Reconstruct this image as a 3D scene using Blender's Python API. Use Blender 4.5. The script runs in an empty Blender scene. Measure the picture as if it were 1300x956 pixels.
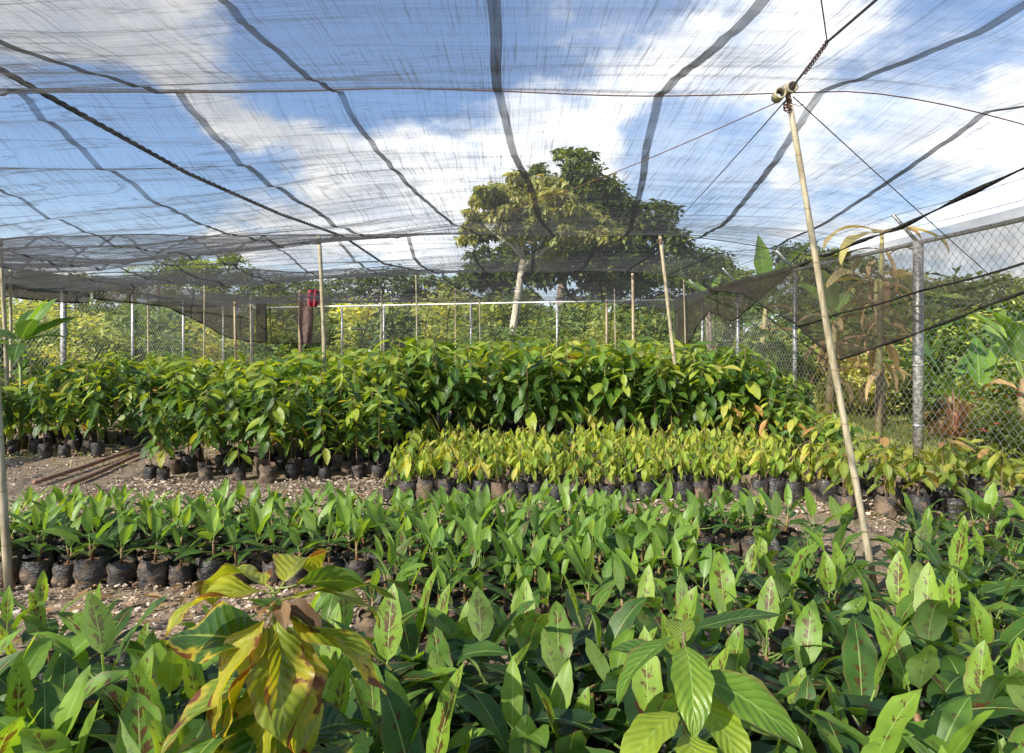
import bpy, math, random
import numpy as np
from mathutils import Vector, Matrix, noise
random.seed(7); np.random.seed(7)
R = math.radians; PI = math.pi
C = bpy.data.collections.new('nursery'); bpy.context.scene.collection.children.link(C)
F = 867.0; EYE = 1.5
def P(px, py, d):            # place seen at (px,py) of the photo, d metres away, as a real point
    return Vector(((px-650)/F*d, d, EYE+(433-py)/F*d))
def X(px, d): return (px-650)/F*d
def sm(a, b, x):
    t = max(0., min(1., (x-a)/(b-a))); return t*t*(3-2*t)
U = random.uniform

# ---------------------------------------------------------------- mesh builder
class MB:
    def __init__(s): s.v=[]; s.f=[]; s.a=[]; s.g=[]; s.m=[]
    def add(s, vs, fs, a=None, g=.5, m=0):
        o=len(s.v); s.v.extend(vs); s.f.extend([tuple(i+o for i in f) for f in fs]); s.m.extend([m]*len(fs))
        s.a.extend(a if a is not None else [(.5,0.,.5)]*len(vs)); s.g.extend([g]*len(vs))
    def tube(s, pts, rad, n=6, m=0, cap=True, a=(.5,0.,.5), g=.5):
        pts=[Vector(p) for p in pts]; k=len(pts)
        if not hasattr(rad,'__len__'): rad=[rad]*k
        vs=[]; ref=None
        for i,p in enumerate(pts):
            t=(pts[min(i+1,k-1)]-pts[max(i-1,0)])
            t = t.normalized() if t.length>1e-9 else Vector((0,0,1))
            if ref is None: ref = t.orthogonal().normalized()
            ref=(ref-t*ref.dot(t)); ref = ref.normalized() if ref.length>1e-6 else t.orthogonal().normalized()
            b=t.cross(ref)
            for j in range(n):
                an=2*PI*j/n; vs.append(tuple(p+(ref*math.cos(an)+b*math.sin(an))*rad[i]))
        fs=[(i*n+j, i*n+(j+1)%n, (i+1)*n+(j+1)%n, (i+1)*n+j) for i in range(k-1) for j in range(n)]
        if cap: fs += [tuple(range(n))[::-1], tuple((k-1)*n+j for j in range(n))]
        s.add(vs, fs, [a]*len(vs), g, m)
    def box(s, c, h, rot=None, m=0):
        M = rot or Matrix.Identity(3); c=Vector(c)
        vs=[tuple(c+M@Vector((x*h[0],y*h[1],z*h[2]))) for x in(-1,1) for y in(-1,1) for z in(-1,1)]
        s.add(vs,[(0,1,3,2),(4,6,7,5),(0,4,5,1),(2,3,7,6),(0,2,6,4),(1,5,7,3)],m=m)
    def build(s, name, mats, parent=None, smooth=True, loc=None):
        me=bpy.data.meshes.new(name); me.from_pydata(s.v,[],s.f)
        if s.v:
            at=me.attributes.new('leaf','FLOAT_VECTOR','POINT'); at.data.foreach_set('vector', np.array(s.a,dtype=np.float32).ravel())
            at=me.attributes.new('age','FLOAT','POINT'); at.data.foreach_set('value', np.array(s.g,dtype=np.float32))
        if not isinstance(mats,(list,tuple)): mats=[mats]
        for m in mats: me.materials.append(m)
        me.polygons.foreach_set('material_index', s.m)
        me.polygons.foreach_set('use_smooth',[smooth]*len(s.f)); me.update()
        o=bpy.data.objects.new(name, me); C.objects.link(o); o.parent=parent
        if loc is not None: o.location=loc
        return o

def tag(o, label, cat, group=None, kind=None):
    if label: o['label']=label
    if cat: o['category']=cat
    if group: o['group']=group
    if kind: o['kind']=kind
    return o
def thing(name, label, cat, loc=(0,0,0), rz=0, group=None):
    o=bpy.data.objects.new(name,None); C.objects.link(o); o.location=loc; o.rotation_euler=(0,0,rz); o.empty_display_size=.05
    return tag(o,label,cat,group)
kids={}
def finish(root, parts): kids[root.name]=parts; return root
def dup(root, loc, rz, sc=1., label=None, group=None, skip=(), tilt=(0,0)):
    r=root.copy(); C.objects.link(r); r.location=loc; r.rotation_euler=(tilt[0],tilt[1],rz)
    r.scale=(sc,sc,sc) if not hasattr(sc,'__len__') else sc
    if label: r['label']=label
    if group: r['group']=group
    for ch in kids[root.name]:
        if ch.name.split('.')[0] in skip: continue
        c=ch.copy(); C.objects.link(c); c.parent=r
        for g in ch.children:
            d=g.copy(); C.objects.link(d); d.parent=c
    return r
def struct(o): o['kind']='structure'; return o

# ---------------------------------------------------------------- material helpers
class NT:
    def __init__(s, name):
        s.mat=bpy.data.materials.new(name); s.mat.use_nodes=True; s.t=s.mat.node_tree; s.t.nodes.clear()
        s.out=s.t.nodes.new('ShaderNodeOutputMaterial')
    def n(s, ty, **k):
        nd=s.t.nodes.new('ShaderNode'+ty)
        for a,b in k.items():
            if a.startswith('i_'): s.set(nd, a[2:], b)
            else: setattr(nd,a,b)
        return nd
    def set(s, nd, key, val):
        key = int(key) if key.isdigit() else key.replace('_',' ')
        inp = nd.inputs[key]
        if isinstance(val, bpy.types.NodeSocket): s.t.links.new(val, inp)
        else:
            if hasattr(inp,'default_value') and hasattr(inp.default_value,'__len__') and hasattr(val,'__len__') and len(val)==3 and len(inp.default_value)==4: val=(*val,1)
            inp.default_value=val
    def math(s, op, a, b=None, c=None, clamp=False):
        nd=s.t.nodes.new('ShaderNodeMath'); nd.operation=op; nd.use_clamp=clamp
        for i,x in enumerate((a,b,c)):
            if x is not None: s.set(nd,str(i),x)
        return nd.outputs[0]
    def sstep(s, a, b, x, lo=0., hi=1.):
        nd=s.t.nodes.new('ShaderNodeMapRange'); nd.interpolation_type='SMOOTHSTEP'
        s.set(nd,'Value',x); s.set(nd,'From_Min',a); s.set(nd,'From_Max',b); s.set(nd,'To_Min',lo); s.set(nd,'To_Max',hi)
        return nd.outputs[0]
    def mix(s, fac, a, b, blend='MIX'):
        nd=s.t.nodes.new('ShaderNodeMix'); nd.data_type='RGBA'; nd.blend_type=blend; nd.clamp_factor=True
        for i,x in ((0,fac),(6,a),(7,b)):
            if isinstance(x,(tuple,list)) and len(x)==3: x=(*x,1)
            s.set(nd,str(i),x)
        return nd.outputs[2]
    def ramp(s, fac, stops, interp='LINEAR'):
        nd=s.t.nodes.new('ShaderNodeValToRGB'); cr=nd.color_ramp; cr.interpolation=interp
        while len(cr.elements)<len(stops): cr.elements.new(.5)
        for e,(p,c) in zip(cr.elements,stops): e.position=p; e.color=(*c,1)
        s.set(nd,'0',fac); return nd.outputs[0]
    def noise(s, vec, scale, detail=3, rough=.55, dist=0, out=0):
        nd=s.t.nodes.new('ShaderNodeTexNoise'); s.set(nd,'Scale',scale); s.set(nd,'Detail',detail); s.set(nd,'Roughness',rough); s.set(nd,'Distortion',dist)
        if vec is not None: s.set(nd,'Vector',vec)
        return nd.outputs[out]
    def mapv(s, vec, scale=(1,1,1), loc=(0,0,0), rot=(0,0,0)):
        nd=s.t.nodes.new('ShaderNodeMapping'); s.set(nd,'Vector',vec); nd.inputs['Scale'].default_value=scale; nd.inputs['Location'].default_value=loc; nd.inputs['Rotation'].default_value=rot
        return nd.outputs[0]
    def obj(s): return s.t.nodes.new('ShaderNodeTexCoord').outputs['Object']
    def pos(s): return s.t.nodes.new('ShaderNodeNewGeometry').outputs['Position']
    def rnd(s): return s.t.nodes.new('ShaderNodeObjectInfo').outputs['Random']
    def bump(s, h, strength=.3, dist=.01):
        nd=s.t.nodes.new('ShaderNodeBump'); s.set(nd,'Height',h); s.set(nd,'Strength',strength); s.set(nd,'Distance',dist); return nd.outputs[0]
    def bsdf(s, col, rough=.6, normal=None, metal=0., spec=.5, **k):
        nd=s.t.nodes.new('ShaderNodeBsdfPrincipled'); s.set(nd,'Base_Color',col); s.set(nd,'Roughness',rough); s.set(nd,'Metallic',metal); s.set(nd,'Specular_IOR_Level',spec)
        if normal is not None: s.set(nd,'Normal',normal)
        return nd.outputs[0]
    def done(s, sh): s.t.links.new(sh, s.out.inputs[0]); return s.mat

def leaf_mat(name, stops, under=None, blotch=0., bl_col=(.09,.025,.012), veins=0., vskew=.35, rough=.45, trans=.35, vbump=.5, dry=0., rib=(.30,.42,.12), spec=.5, jit=.25, vcol=.16, edge_dry=.5):
    t=NT(name)
    at=t.n('Attribute',attribute_name='leaf'); sp=t.n('SeparateXYZ'); t.set(sp,'0',at.outputs['Vector'])
    u,v,r=sp.outputs; av=t.math('ABSOLUTE',v)
    age=t.n('Attribute',attribute_name='age').outputs['Fac']
    comb=t.n('CombineXYZ'); t.set(comb,'0',u); t.set(comb,'1',t.math('MULTIPLY',v,.35)); t.set(comb,'2',t.math('MULTIPLY',r,37.))
    nz=t.noise(comb.outputs[0],5.,3)
    rn=t.rnd()
    a=t.math('ADD',age,t.math('MULTIPLY',t.math('SUBTRACT',r,.5),jit*1.2))
    a=t.math('ADD',a,t.math('MULTIPLY',t.math('SUBTRACT',rn,.5),jit*.8))
    a=t.math('ADD',a,t.math('MULTIPLY',t.math('SUBTRACT',nz,.5),.22),clamp=True)
    col=t.ramp(a,stops)
    nrm=None
    if veins:
        ph=t.math('MULTIPLY',t.math('SUBTRACT',u,t.math('MULTIPLY',av,vskew*.3)),veins*2*PI)
        w=t.math('SINE',ph); w=t.math('MULTIPLY_ADD',w,.5,.5)
        vein=t.sstep(.80,1.,w)
        col=t.mix(t.math('MULTIPLY',vein,vcol),col,rib)
        h=t.math('ADD',t.math('MULTIPLY',w,.6),t.math('MULTIPLY',nz,.7))
        nrm=t.bump(h,vbump,.006)
    if blotch:
        c2=t.n('CombineXYZ'); t.set(c2,'0',t.math('MULTIPLY',t.math('SUBTRACT',u,t.math('MULTIPLY',av,.14)),2.9)); t.set(c2,'1',t.math('MULTIPLY',v,.36)); t.set(c2,'2',t.math('MULTIPLY',r,61.))
        b=t.noise(c2.outputs[0],4.2,5,.68,.5)
        cen=t.sstep(.8,.1,av); cen=t.math('MULTIPLY',cen,t.sstep(.02,.25,u)); cen=t.math('MULTIPLY',cen,t.sstep(1.,.8,u))
        thr=t.math('ADD',t.math('ADD',b,t.math('MULTIPLY',cen,.16)),t.math('MULTIPLY',t.math('SUBTRACT',t.math('FRACT',t.math('MULTIPLY',r,17.3)),.5),.12))
        bm=t.math('MULTIPLY',t.sstep(.655,.705,thr),t.sstep(1-blotch-.05,1-blotch+.05,r))
        col=t.mix(t.math('MULTIPLY',bm,.88),col,bl_col)
    else: bm=None
    if dry:
        c3=t.n('CombineXYZ'); t.set(c3,'0',t.math('MULTIPLY',u,1.6)); t.set(c3,'1',t.math('MULTIPLY',v,.32)); t.set(c3,'2',t.math('MULTIPLY',r,91.))
        q=t.noise(c3.outputs[0],1.9,4,.55)
        edge=t.math('ADD',t.math('MULTIPLY',t.math('POWER',av,2.),.16),t.math('SUBTRACT',t.math('MULTIPLY',u,.10),.09)); q=t.math('ADD',q,edge)
        k=1-dry
        col=t.mix(t.sstep(k*.2+.46,k*.2+.56,q),col,(.42,.36,.05))
        col=t.mix(t.sstep(k*.2+.555,k*.2+.60,q),col,(.16,.055,.025))
    mot=t.noise(comb.outputs[0],2.2,4,.6); col=t.mix(1.,col,t.ramp(mot,[(.3,(.74,.78,.8)),(.7,(1.2,1.16,1.05))]),'MULTIPLY')
    ed=t.math('MULTIPLY',t.sstep(.80,.98,t.math('ADD',av,t.math('MULTIPLY',t.math('SUBTRACT',nz,.5),.5))),t.sstep(.55,.75,r)); col=t.mix(t.math('MULTIPLY',ed,edge_dry),col,(.20,.13,.05))
    rb=t.sstep(.06,.02,av); col=t.mix(t.math('MULTIPLY',rb,.7),col,rib)
    geo=t.n('NewGeometry')
    if under: 
        ucol=t.mix(.5,col,under); colf=t.mix(geo.outputs['Backfacing'],col,ucol)
    else: colf=col
    rg=t.math('ADD',rough,t.math('MULTIPLY',geo.outputs['Backfacing'],.25))
    p=t.bsdf(colf,rg,nrm,spec=spec)
    tr=t.n('BsdfTranslucent'); tc=t.mix(1.,col,(2.3,2.0,.55),'MULTIPLY'); t.set(tr,'Color',tc)
    if nrm is not None: t.set(tr,'Normal',nrm)
    ms=t.n('MixShader'); t.set(ms,'0',trans); t.set(ms,'1',p); t.set(ms,'2',tr.outputs[0])
    return t.done(ms.outputs[0])

M={}
M['banana']=leaf_mat('banana_leaf',[(0,(.24,.36,.04)),(.3,(.15,.28,.03)),(.55,(.06,.14,.024)),(.8,(.03,.075,.024)),(1,(.022,.055,.022))],under=(.22,.30,.17),blotch=.68,veins=30,rough=.48,trans=.42,vbump=.05,rib=(.36,.5,.16),vcol=.05)
M['banana_small']=leaf_mat('banana_seedling_leaf',[(0,(.24,.36,.05)),(.4,(.12,.24,.035)),(.7,(.06,.14,.025)),(1,(.035,.08,.02))],under=(.22,.3,.14),blotch=.1,veins=18,rough=.45,trans=.4,vbump=.05,rib=(.34,.46,.15),vcol=.05)
M['cocoa']=leaf_mat('cocoa_leaf',[(0,(.50,.25,.09)),(.02,(.44,.42,.08)),(.28,(.30,.38,.04)),(.55,(.12,.23,.026)),(.8,(.055,.13,.018)),(1,(.03,.08,.016))],under=(.16,.22,.07),veins=9,vskew=.9,rough=.36,trans=.38,vbump=.5,jit=.35)
M['cocoa_young']=leaf_mat('young_cocoa_leaf',[(0,(.52,.44,.12)),(.15,(.48,.50,.08)),(.5,(.32,.43,.05)),(.8,(.16,.29,.03)),(1,(.08,.17,.02))],under=(.3,.36,.09),veins=8,vskew=.9,rough=.42,trans=.42,vbump=.6,rib=(.4,.45,.12))
M['cocoa_sick']=leaf_mat('blotched_cocoa_leaf',[(0,(.34,.34,.03)),(.4,(.25,.31,.03)),(.7,(.07,.16,.022)),(1,(.03,.085,.02))],under=(.2,.24,.05),dry=.62,veins=10,vskew=.9,rough=.33,trans=.4,vbump=.5,vcol=.10,rib=(.35,.4,.1))
M['cocoa_red']=leaf_mat('reddish_cocoa_leaf',[(0,(.50,.24,.14)),(.04,(.42,.30,.09)),(.12,(.36,.40,.06)),(.7,(.14,.22,.03)),(1,(.06,.13,.02))],under=(.35,.25,.1),veins=9,vskew=.9,rough=.38,trans=.4,vbump=.8)
M['shrub']=leaf_mat('shrub_leaf',[(0,(.34,.38,.08)),(.4,(.15,.22,.045)),(.7,(.075,.135,.03)),(1,(.035,.07,.02))],rough=.5,trans=.35,jit=.5)
M['shrub_dark']=leaf_mat('dark_shrub_leaf',[(0,(.20,.25,.05)),(.5,(.07,.13,.03)),(1,(.025,.055,.016))],rough=.45,trans=.3,jit=.5)
M['shrub_light']=leaf_mat('light_shrub_leaf',[(0,(.56,.52,.18)),(.5,(.34,.38,.10)),(1,(.12,.19,.045))],rough=.5,trans=.4,jit=.5)
M['tree']=leaf_mat('tree_leaf',[(0,(.24,.28,.06)),(.4,(.12,.17,.035)),(1,(.05,.08,.02))],rough=.5,trans=.3,jit=.5)
M['tree_pale']=leaf_mat('pale_tree_leaf',[(0,(.46,.44,.17)),(.5,(.25,.28,.08)),(1,(.09,.14,.03))],rough=.5,trans=.35,jit=.4)
M['dry']=leaf_mat('dry_leaf',[(0,(.42,.30,.17)),(.5,(.30,.19,.09)),(1,(.14,.08,.04))],rough=.7,trans=.3,jit=.5,rib=(.35,.25,.13))
M['dry_green']=leaf_mat('withered_banana_leaf',[(0,(.42,.34,.16)),(.5,(.30,.27,.10)),(1,(.16,.17,.06))],rough=.6,trans=.3,jit=.5,rib=(.4,.36,.2))
M['spiky']=leaf_mat('red_spiky_leaf',[(0,(.45,.16,.12)),(.4,(.36,.22,.12)),(.7,(.20,.10,.06)),(1,(.12,.14,.04))],rough=.45,trans=.3,rib=(.4,.25,.15),jit=.5)
M['flower']=leaf_mat('red_flower',[(0,(.6,.05,.04)),(1,(.4,.03,.03))],rough=.5,trans=.3)
M['grass']=leaf_mat('grass_blade',[(0,(.46,.44,.14)),(.5,(.30,.36,.07)),(1,(.14,.20,.04))],rough=.6,trans=.4,jit=.6)

def simple(name, c1, c2, scale=8, rough=.7, metal=0., bump=.2, bd=.005, stretch=(1,1,1), detail=5, lo=.35, hi=.65, spec=.5):
    t=NT(name); o=t.obj(); m=t.mapv(o,stretch); n=t.noise(m,scale,detail,.6)
    rn=t.rnd(); col=t.mix(t.sstep(lo,hi,n),c1,c2)
    col=t.mix(1.,col,t.ramp(rn,[(0,(.8,.8,.8)),(1,(1.15,1.12,1.08))]),'MULTIPLY')
    return t.done(t.bsdf(col,rough,t.bump(n,bump,bd),metal,spec))
M['stem']=simple('brown_stem',(.10,.06,.035),(.22,.15,.09),20,.75)
M['pseudostem']=simple('banana_stem',(.16,.055,.035),(.24,.20,.08),14,.55,stretch=(1,1,.3))
M['greenstem']=simple('green_stalk',(.16,.24,.05),(.3,.34,.1),10,.5)
M['bark']=simple('grey_bark',(.16,.12,.09),(.3,.25,.19),6,.85,bump=.5,bd=.03,stretch=(1,1,.3))
M['bark_pale']=simple('pale_bark',(.38,.33,.25),(.62,.56,.46),3,.8,bump=.3,bd=.02,stretch=(1,1,.5))
M['galv']=simple('galvanised_steel',(.22,.22,.22),(.5,.5,.49),28,.45,.55,.1,.002,lo=.42,hi=.58)
M['chain']=simple('chain_wire',(.34,.35,.34),(.5,.5,.48),30,.5,.6,.0)
M['wire']=simple('thin_wire',(.05,.04,.04),(.10,.07,.06),30,.6,.3)
M['rust']=simple('rusty_wire',(.09,.04,.03),(.15,.07,.05),60,.8,.1)
M['rope']=simple('black_rope',(.012,.012,.012),(.04,.038,.035),60,.7,bump=.6,bd=.004)
M['pipe']=simple('rusty_pipe',(.28,.13,.09),(.42,.24,.17),14,.6)
M['wood']=simple('weathered_wood',(.28,.2,.13),(.5,.4,.28),9,.8,stretch=(1,1,.12),bump=.4)
M['cloth_dark']=simple('dark_cloth',(.07,.045,.04),(.12,.08,.07),12,.9)
M['cloth_red']=simple('red_cloth',(.22,.015,.03),(.36,.04,.07),12,.9)
M['banana_trunk']=simple('banana_trunk',(.20,.13,.07),(.30,.30,.12),5,.7,stretch=(1,1,.3))
M['soil']=simple('potting_soil',(.06,.035,.02),(.22,.15,.09),45,.95,bump=1.,bd=.01)
M['chip']=simple('wood_chip',(.30,.22,.14),(.62,.53,.42),2.5,.85)
# bamboo pole
def bamboo():
    t=NT('bamboo_pole'); o=t.obj(); n=t.noise(t.mapv(o,(12,12,1.2)),3,5,.6)
    sp=t.n('SeparateXYZ'); t.set(sp,'0',o); z=sp.outputs[2]
    fr=t.math('FRACT',t.math('MULTIPLY',t.math('ADD',z,t.rnd()),3.1)); ring=t.sstep(.06,.0,fr)
    col=t.mix(t.sstep(.3,.7,n),(.25,.205,.125),(.47,.41,.29)); col=t.mix(t.math('MULTIPLY',ring,.6),col,(.16,.10,.05))
    st=t.noise(t.mapv(o,(3,3,2)),4,4,.7); col=t.mix(t.sstep(.58,.7,st),col,(.24,.22,.18))
    return t.done(t.bsdf(col,.5,t.bump(n,.3,.003)))
M['bamboo']=bamboo()
def bagmat():
    t=NT('black_plastic_bag'); o=t.obj(); rn=t.rnd()
    c=t.n('VectorMath',operation='ADD'); t.set(c,'0',o); cx=t.n('CombineXYZ'); t.set(cx,'0',t.math('MULTIPLY',rn,40.)); t.set(c,'1',cx.outputs[0]); v=c.outputs[0]
    n=t.noise(v,11,4,.6,.4); fine=t.noise(t.mapv(v,(1,1,2.2)),22,4,.65,.8)
    k=t.math('ADD',n,t.math('MULTIPLY',t.math('SUBTRACT',rn,.5),.28))
    sp=t.n('SeparateXYZ'); t.set(sp,'0',o); low=t.sstep(.2,.0,sp.outputs[2])
    k=t.math('ADD',k,t.math('MULTIPLY',low,.06))
    col=t.mix(t.sstep(.46,.72,k),(.028,.027,.028),(.20,.14,.09))
    col=t.mix(t.sstep(.5,.75,fine),col,(.10,.085,.075))
    rough=t.sstep(.42,.6,k,.28,.8)
    return t.done(t.bsdf(col,rough,t.bump(fine,1.,.012)))
M['bag']=bagmat()
def netmat(name, a0, wr, col, folds=True, yscale=1.4):
    t=NT(name); o=t.obj()
    w1=t.noise(t.mapv(o,(48,.8,3)),1.6,3,.6,.15)          # long gathers running down the cloth
    w2=t.noise(t.mapv(o,(120,2.2,5)),1.3,2,.6,.3)
    lines=t.math('ADD',t.sstep(.52,.70,w1),t.math('MULTIPLY',t.sstep(.55,.74,w2),.8))
    fine=t.noise(t.mapv(o,(1.3,34,8)),1.,3,.65,.6)             # cross folds
    patch=t.sstep(.42,.62,t.noise(t.mapv(o,(.5,.7,1)),1.,2))
    cr=t.math('MULTIPLY',t.sstep(.58,.72,fine),t.math('MULTIPLY_ADD',patch,.6,.15))
    # thin drawn strands wandering across the cloth
    spx=t.n('SeparateXYZ'); t.set(spx,'0',o); left=t.sstep(1.5,-4.5,spx.outputs[0])
    st=None
    for sc_,of,wd in (((.22,2.1,1),(0,0,0),.010),((.5,5.5,1),(7,3,0),.012),((.12,7.,1),(2,9,0),.012)):
        q=t.noise(t.mapv(o,sc_,of),1.,3,.5,.2); q=t.sstep(wd,0.,t.math('ABSOLUTE',t.math('SUBTRACT',q,.5)))
        st=q if st is None else t.math('MAXIMUM',st,q)
    st=t.math('MULTIPLY',st,t.math('MULTIPLY_ADD',left,1.1,.3))
    a=t.math('ADD',a0,t.math('MULTIPLY',t.math('ADD',lines,t.math('ADD',cr,st) if folds else 0.),wr))
    big=t.noise(t.mapv(o,(.6,.6,.6)),1.,2); a=t.math('MULTIPLY',a,t.math('MULTIPLY_ADD',big,.8,.6))
    a=t.math('MULTIPLY',a,t.math('MULTIPLY_ADD',left,.25,.95)) if folds else a
    a=t.math('MINIMUM',a,.96)
    g=t.n('NewGeometry'); d=t.n('VectorMath',operation='DOT_PRODUCT'); t.set(d,'0',g.outputs['Incoming']); t.set(d,'1',g.outputs['Normal'])
    cs=t.math('MAXIMUM',t.math('ABSOLUTE',d.outputs['Value']),.085)   # a woven cloth closes up at a slant, for every ray
    tr=t.math('POWER',t.math('SUBTRACT',1.,a),t.math('DIVIDE',1.,cs))
    op=t.math('SUBTRACT',1.,tr,clamp=True)
    h=t.math('ADD',t.math('MULTIPLY',w1,1.),t.math('MULTIPLY',w2,.5)); nb=t.bump(h,.9,.03)
    df=t.n('BsdfDiffuse'); t.set(df,'Color',col); t.set(df,'Normal',nb)
    tl=t.n('BsdfTranslucent'); t.set(tl,'Color',col); t.set(tl,'Normal',nb)
    m1=t.n('MixShader'); t.set(m1,'0',.5); t.set(m1,'1',df.outputs[0]); t.set(m1,'2',tl.outputs[0])
    tp=t.n('BsdfTransparent'); m2=t.n('MixShader'); t.set(m2,'0',op); t.set(m2,'1',tp.outputs[0]); t.set(m2,'2',m1.outputs[0])
    return t.done(m2.outputs[0])
M['net']=netmat('shade_net',.092,.15,(.10,.10,.105))
M['seam']=netmat('net_seam',.36,.08,(.055,.055,.055),False)
M['hem']=netmat('net_hem',.7,.1,(.06,.055,.05),False)
M['band']=netmat('dense_net',.6,.1,(.07,.062,.055))
M['curtain']=netmat('curtain_net',.38,.10,(.085,.075,.062))

# ---------------------------------------------------------------- world, sun, camera
SUN_AZ, SUN_EL = R(228), R(36)     # azimuth measured from +Y clockwise (towards +X)
sd=Vector((math.sin(SUN_AZ)*math.cos(SUN_EL), math.cos(SUN_AZ)*math.cos(SUN_EL), math.sin(SUN_EL)))
sc=bpy.context.scene
w=bpy.data.worlds.new('World'); sc.world=w; w.use_nodes=True
def world():
    t=NT.__new__(NT); t.t=w.node_tree; t.t.nodes.clear(); out=t.t.nodes.new('ShaderNodeOutputWorld')
    sky=t.n('TexSky'); sky.sky_type='NISHITA'; sky.sun_disc=False; sky.sun_elevation=SUN_EL; sky.sun_rotation=SUN_AZ; sky.air_density=1.; sky.dust_density=1.2; sky.ozone_density=2.
    d=t.t.nodes.new('ShaderNodeTexCoord').outputs['Generated']
    sp=t.n('SeparateXYZ'); t.set(sp,'0',d)
    k=t.math('ADD',t.math('MAXIMUM',sp.outputs[2],0.),.35); cb=t.n('CombineXYZ')
    t.set(cb,'0',t.math('DIVIDE',sp.outputs[0],k)); t.set(cb,'1',t.math('DIVIDE',sp.outputs[1],k))
    n=t.noise(cb.outputs[0],3.4,10,.60,.1)
    tot=None
    blobs=[(470,190,.19,1.),(590,150,.17,.95),(540,100,.09,.5),(420,160,.12,.9),(430,230,.10,.6),(720,110,.14,.7),(820,140,.12,.6),(150,60,.17,.8),(40,150,.16,.6),(245,95,.07,.5),(330,150,.10,.5),
           (1040,140,.2,.12),(1180,70,.2,.12),(930,50,.13,.15),(1000,260,.12,.25),(80,275,.05,.5),(240,255,.06,.6),(300,285,.06,.5),(20,320,.10,.5),(150,330,.12,.4),
           (1290,260,.16,.9),(560,240,.10,.4),(-150,200,.3,.6),(300,-200,.3,.5),(900,-250,.35,.5),(1500,100,.3,.5)]
    for px,py,r,wt in blobs:
        c=Vector(((px-650)/F,1,(433-py)/F)).normalized()
        dt=t.n('VectorMath',operation='DOT_PRODUCT'); t.set(dt,'0',d); dt.inputs[1].default_value=c
        b=t.sstep(math.cos(r*1.5),math.cos(r*.15),dt.outputs['Value'],0.,wt)
        tot=b if tot is None else t.math('MAXIMUM',tot,b) if False else t.math('ADD',tot,t.math('MULTIPLY',b,t.math('SUBTRACT',1.,t.math('MINIMUM',tot,1.))))
    # blue openings
    for px,py,r,wt in [(500,50,.12,.5),(330,40,.08,.5),(110,215,.12,.6),(160,225,.10,.5),(330,240,.06,.4),(880,200,.08,.5),(1210,200,.12,.3),(850,230,.08,.3),(420,50,.10,.5),(560,20,.12,.5),(700,0,.14,.4)]:
        c=Vector(((px-650)/F,1,(433-py)/F)).normalized()
        dt=t.n('VectorMath',operation='DOT_PRODUCT'); t.set(dt,'0',d); dt.inputs[1].default_value=c
        tot=t.math('SUBTRACT',tot,t.sstep(math.cos(r*1.5),math.cos(r*.2),dt.outputs['Value'],0.,wt))
    m=t.math('ADD',tot,t.math('MULTIPLY',t.math('SUBTRACT',n,.5),2.1))
    mask=t.sstep(.40,.82,m)
    n2=t.noise(cb.outputs[0],4.,6,.6)
    shade=t.sstep(.35,.65,n2)
    c=Vector(((60-650)/F,1,(433-40)/F)).normalized(); dt=t.n('VectorMath',operation='DOT_PRODUCT'); t.set(dt,'0',d); dt.inputs[1].default_value=c
    gl=t.sstep(math.cos(.5),math.cos(.1),dt.outputs['Value'],1.,.55)
    ccol=t.mix(shade,(8.3,8.8,9.6),(14.0,13.9,13.6)); ccol=t.mix(1.,ccol,gl,'MULTIPLY')
    hz=t.sstep(.22,.0,sp.outputs[2],0.,.55)
    c=Vector(((1120-650)/F,1,(433-110)/F)).normalized(); dt=t.n('VectorMath',operation='DOT_PRODUCT'); t.set(dt,'0',d); dt.inputs[1].default_value=c
    veil=t.math('MULTIPLY',t.sstep(math.cos(.5),math.cos(.08),dt.outputs['Value'],0.,.5),t.sstep(.25,.6,n))
    skyc=t.mix(t.math('ADD',t.math('ADD',hz,.06),veil,clamp=True),t.mix(1.,sky.outputs[0],(1.15,1.3,1.5),'MULTIPLY'),(9.5,10.6,12.))
    col=t.mix(t.math('MULTIPLY',mask,.93),skyc,ccol)
    bg=t.n('Background'); t.set(bg,'Color',col); t.set(bg,'Strength',.07)
    t.t.links.new(bg.outputs[0],out.inputs[0])
world()
L=bpy.data.lights.new('sun','SUN'); L.energy=5.0; L.angle=R(.5); L.color=(1,.93,.80)
lo=bpy.data.objects.new('sun',L); C.objects.link(lo); lo.rotation_euler=(-sd).to_track_quat('-Z','Y').to_euler(); lo.location=(-10,-10,20)
cam=bpy.data.cameras.new('camera'); co=bpy.data.objects.new('camera',cam); C.objects.link(co); co.location=(0,0,EYE); co.rotation_euler=(R(90),0,0)
cam.lens=24; cam.sensor_width=36; cam.shift_y=-45/1300; cam.clip_end=3000; cam.clip_start=.02; sc.camera=co
sc.view_settings.view_transform='Standard'; sc.view_settings.look='None'; sc.view_settings.exposure=.95; sc.view_settings.gamma=1
sc.render.engine='CYCLES'
sc.cycles.transparent_max_bounces=24; sc.cycles.max_bounces=6; sc.cycles.diffuse_bounces=3; sc.cycles.glossy_bounces=2; sc.cycles.transmission_bounces=3

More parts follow.
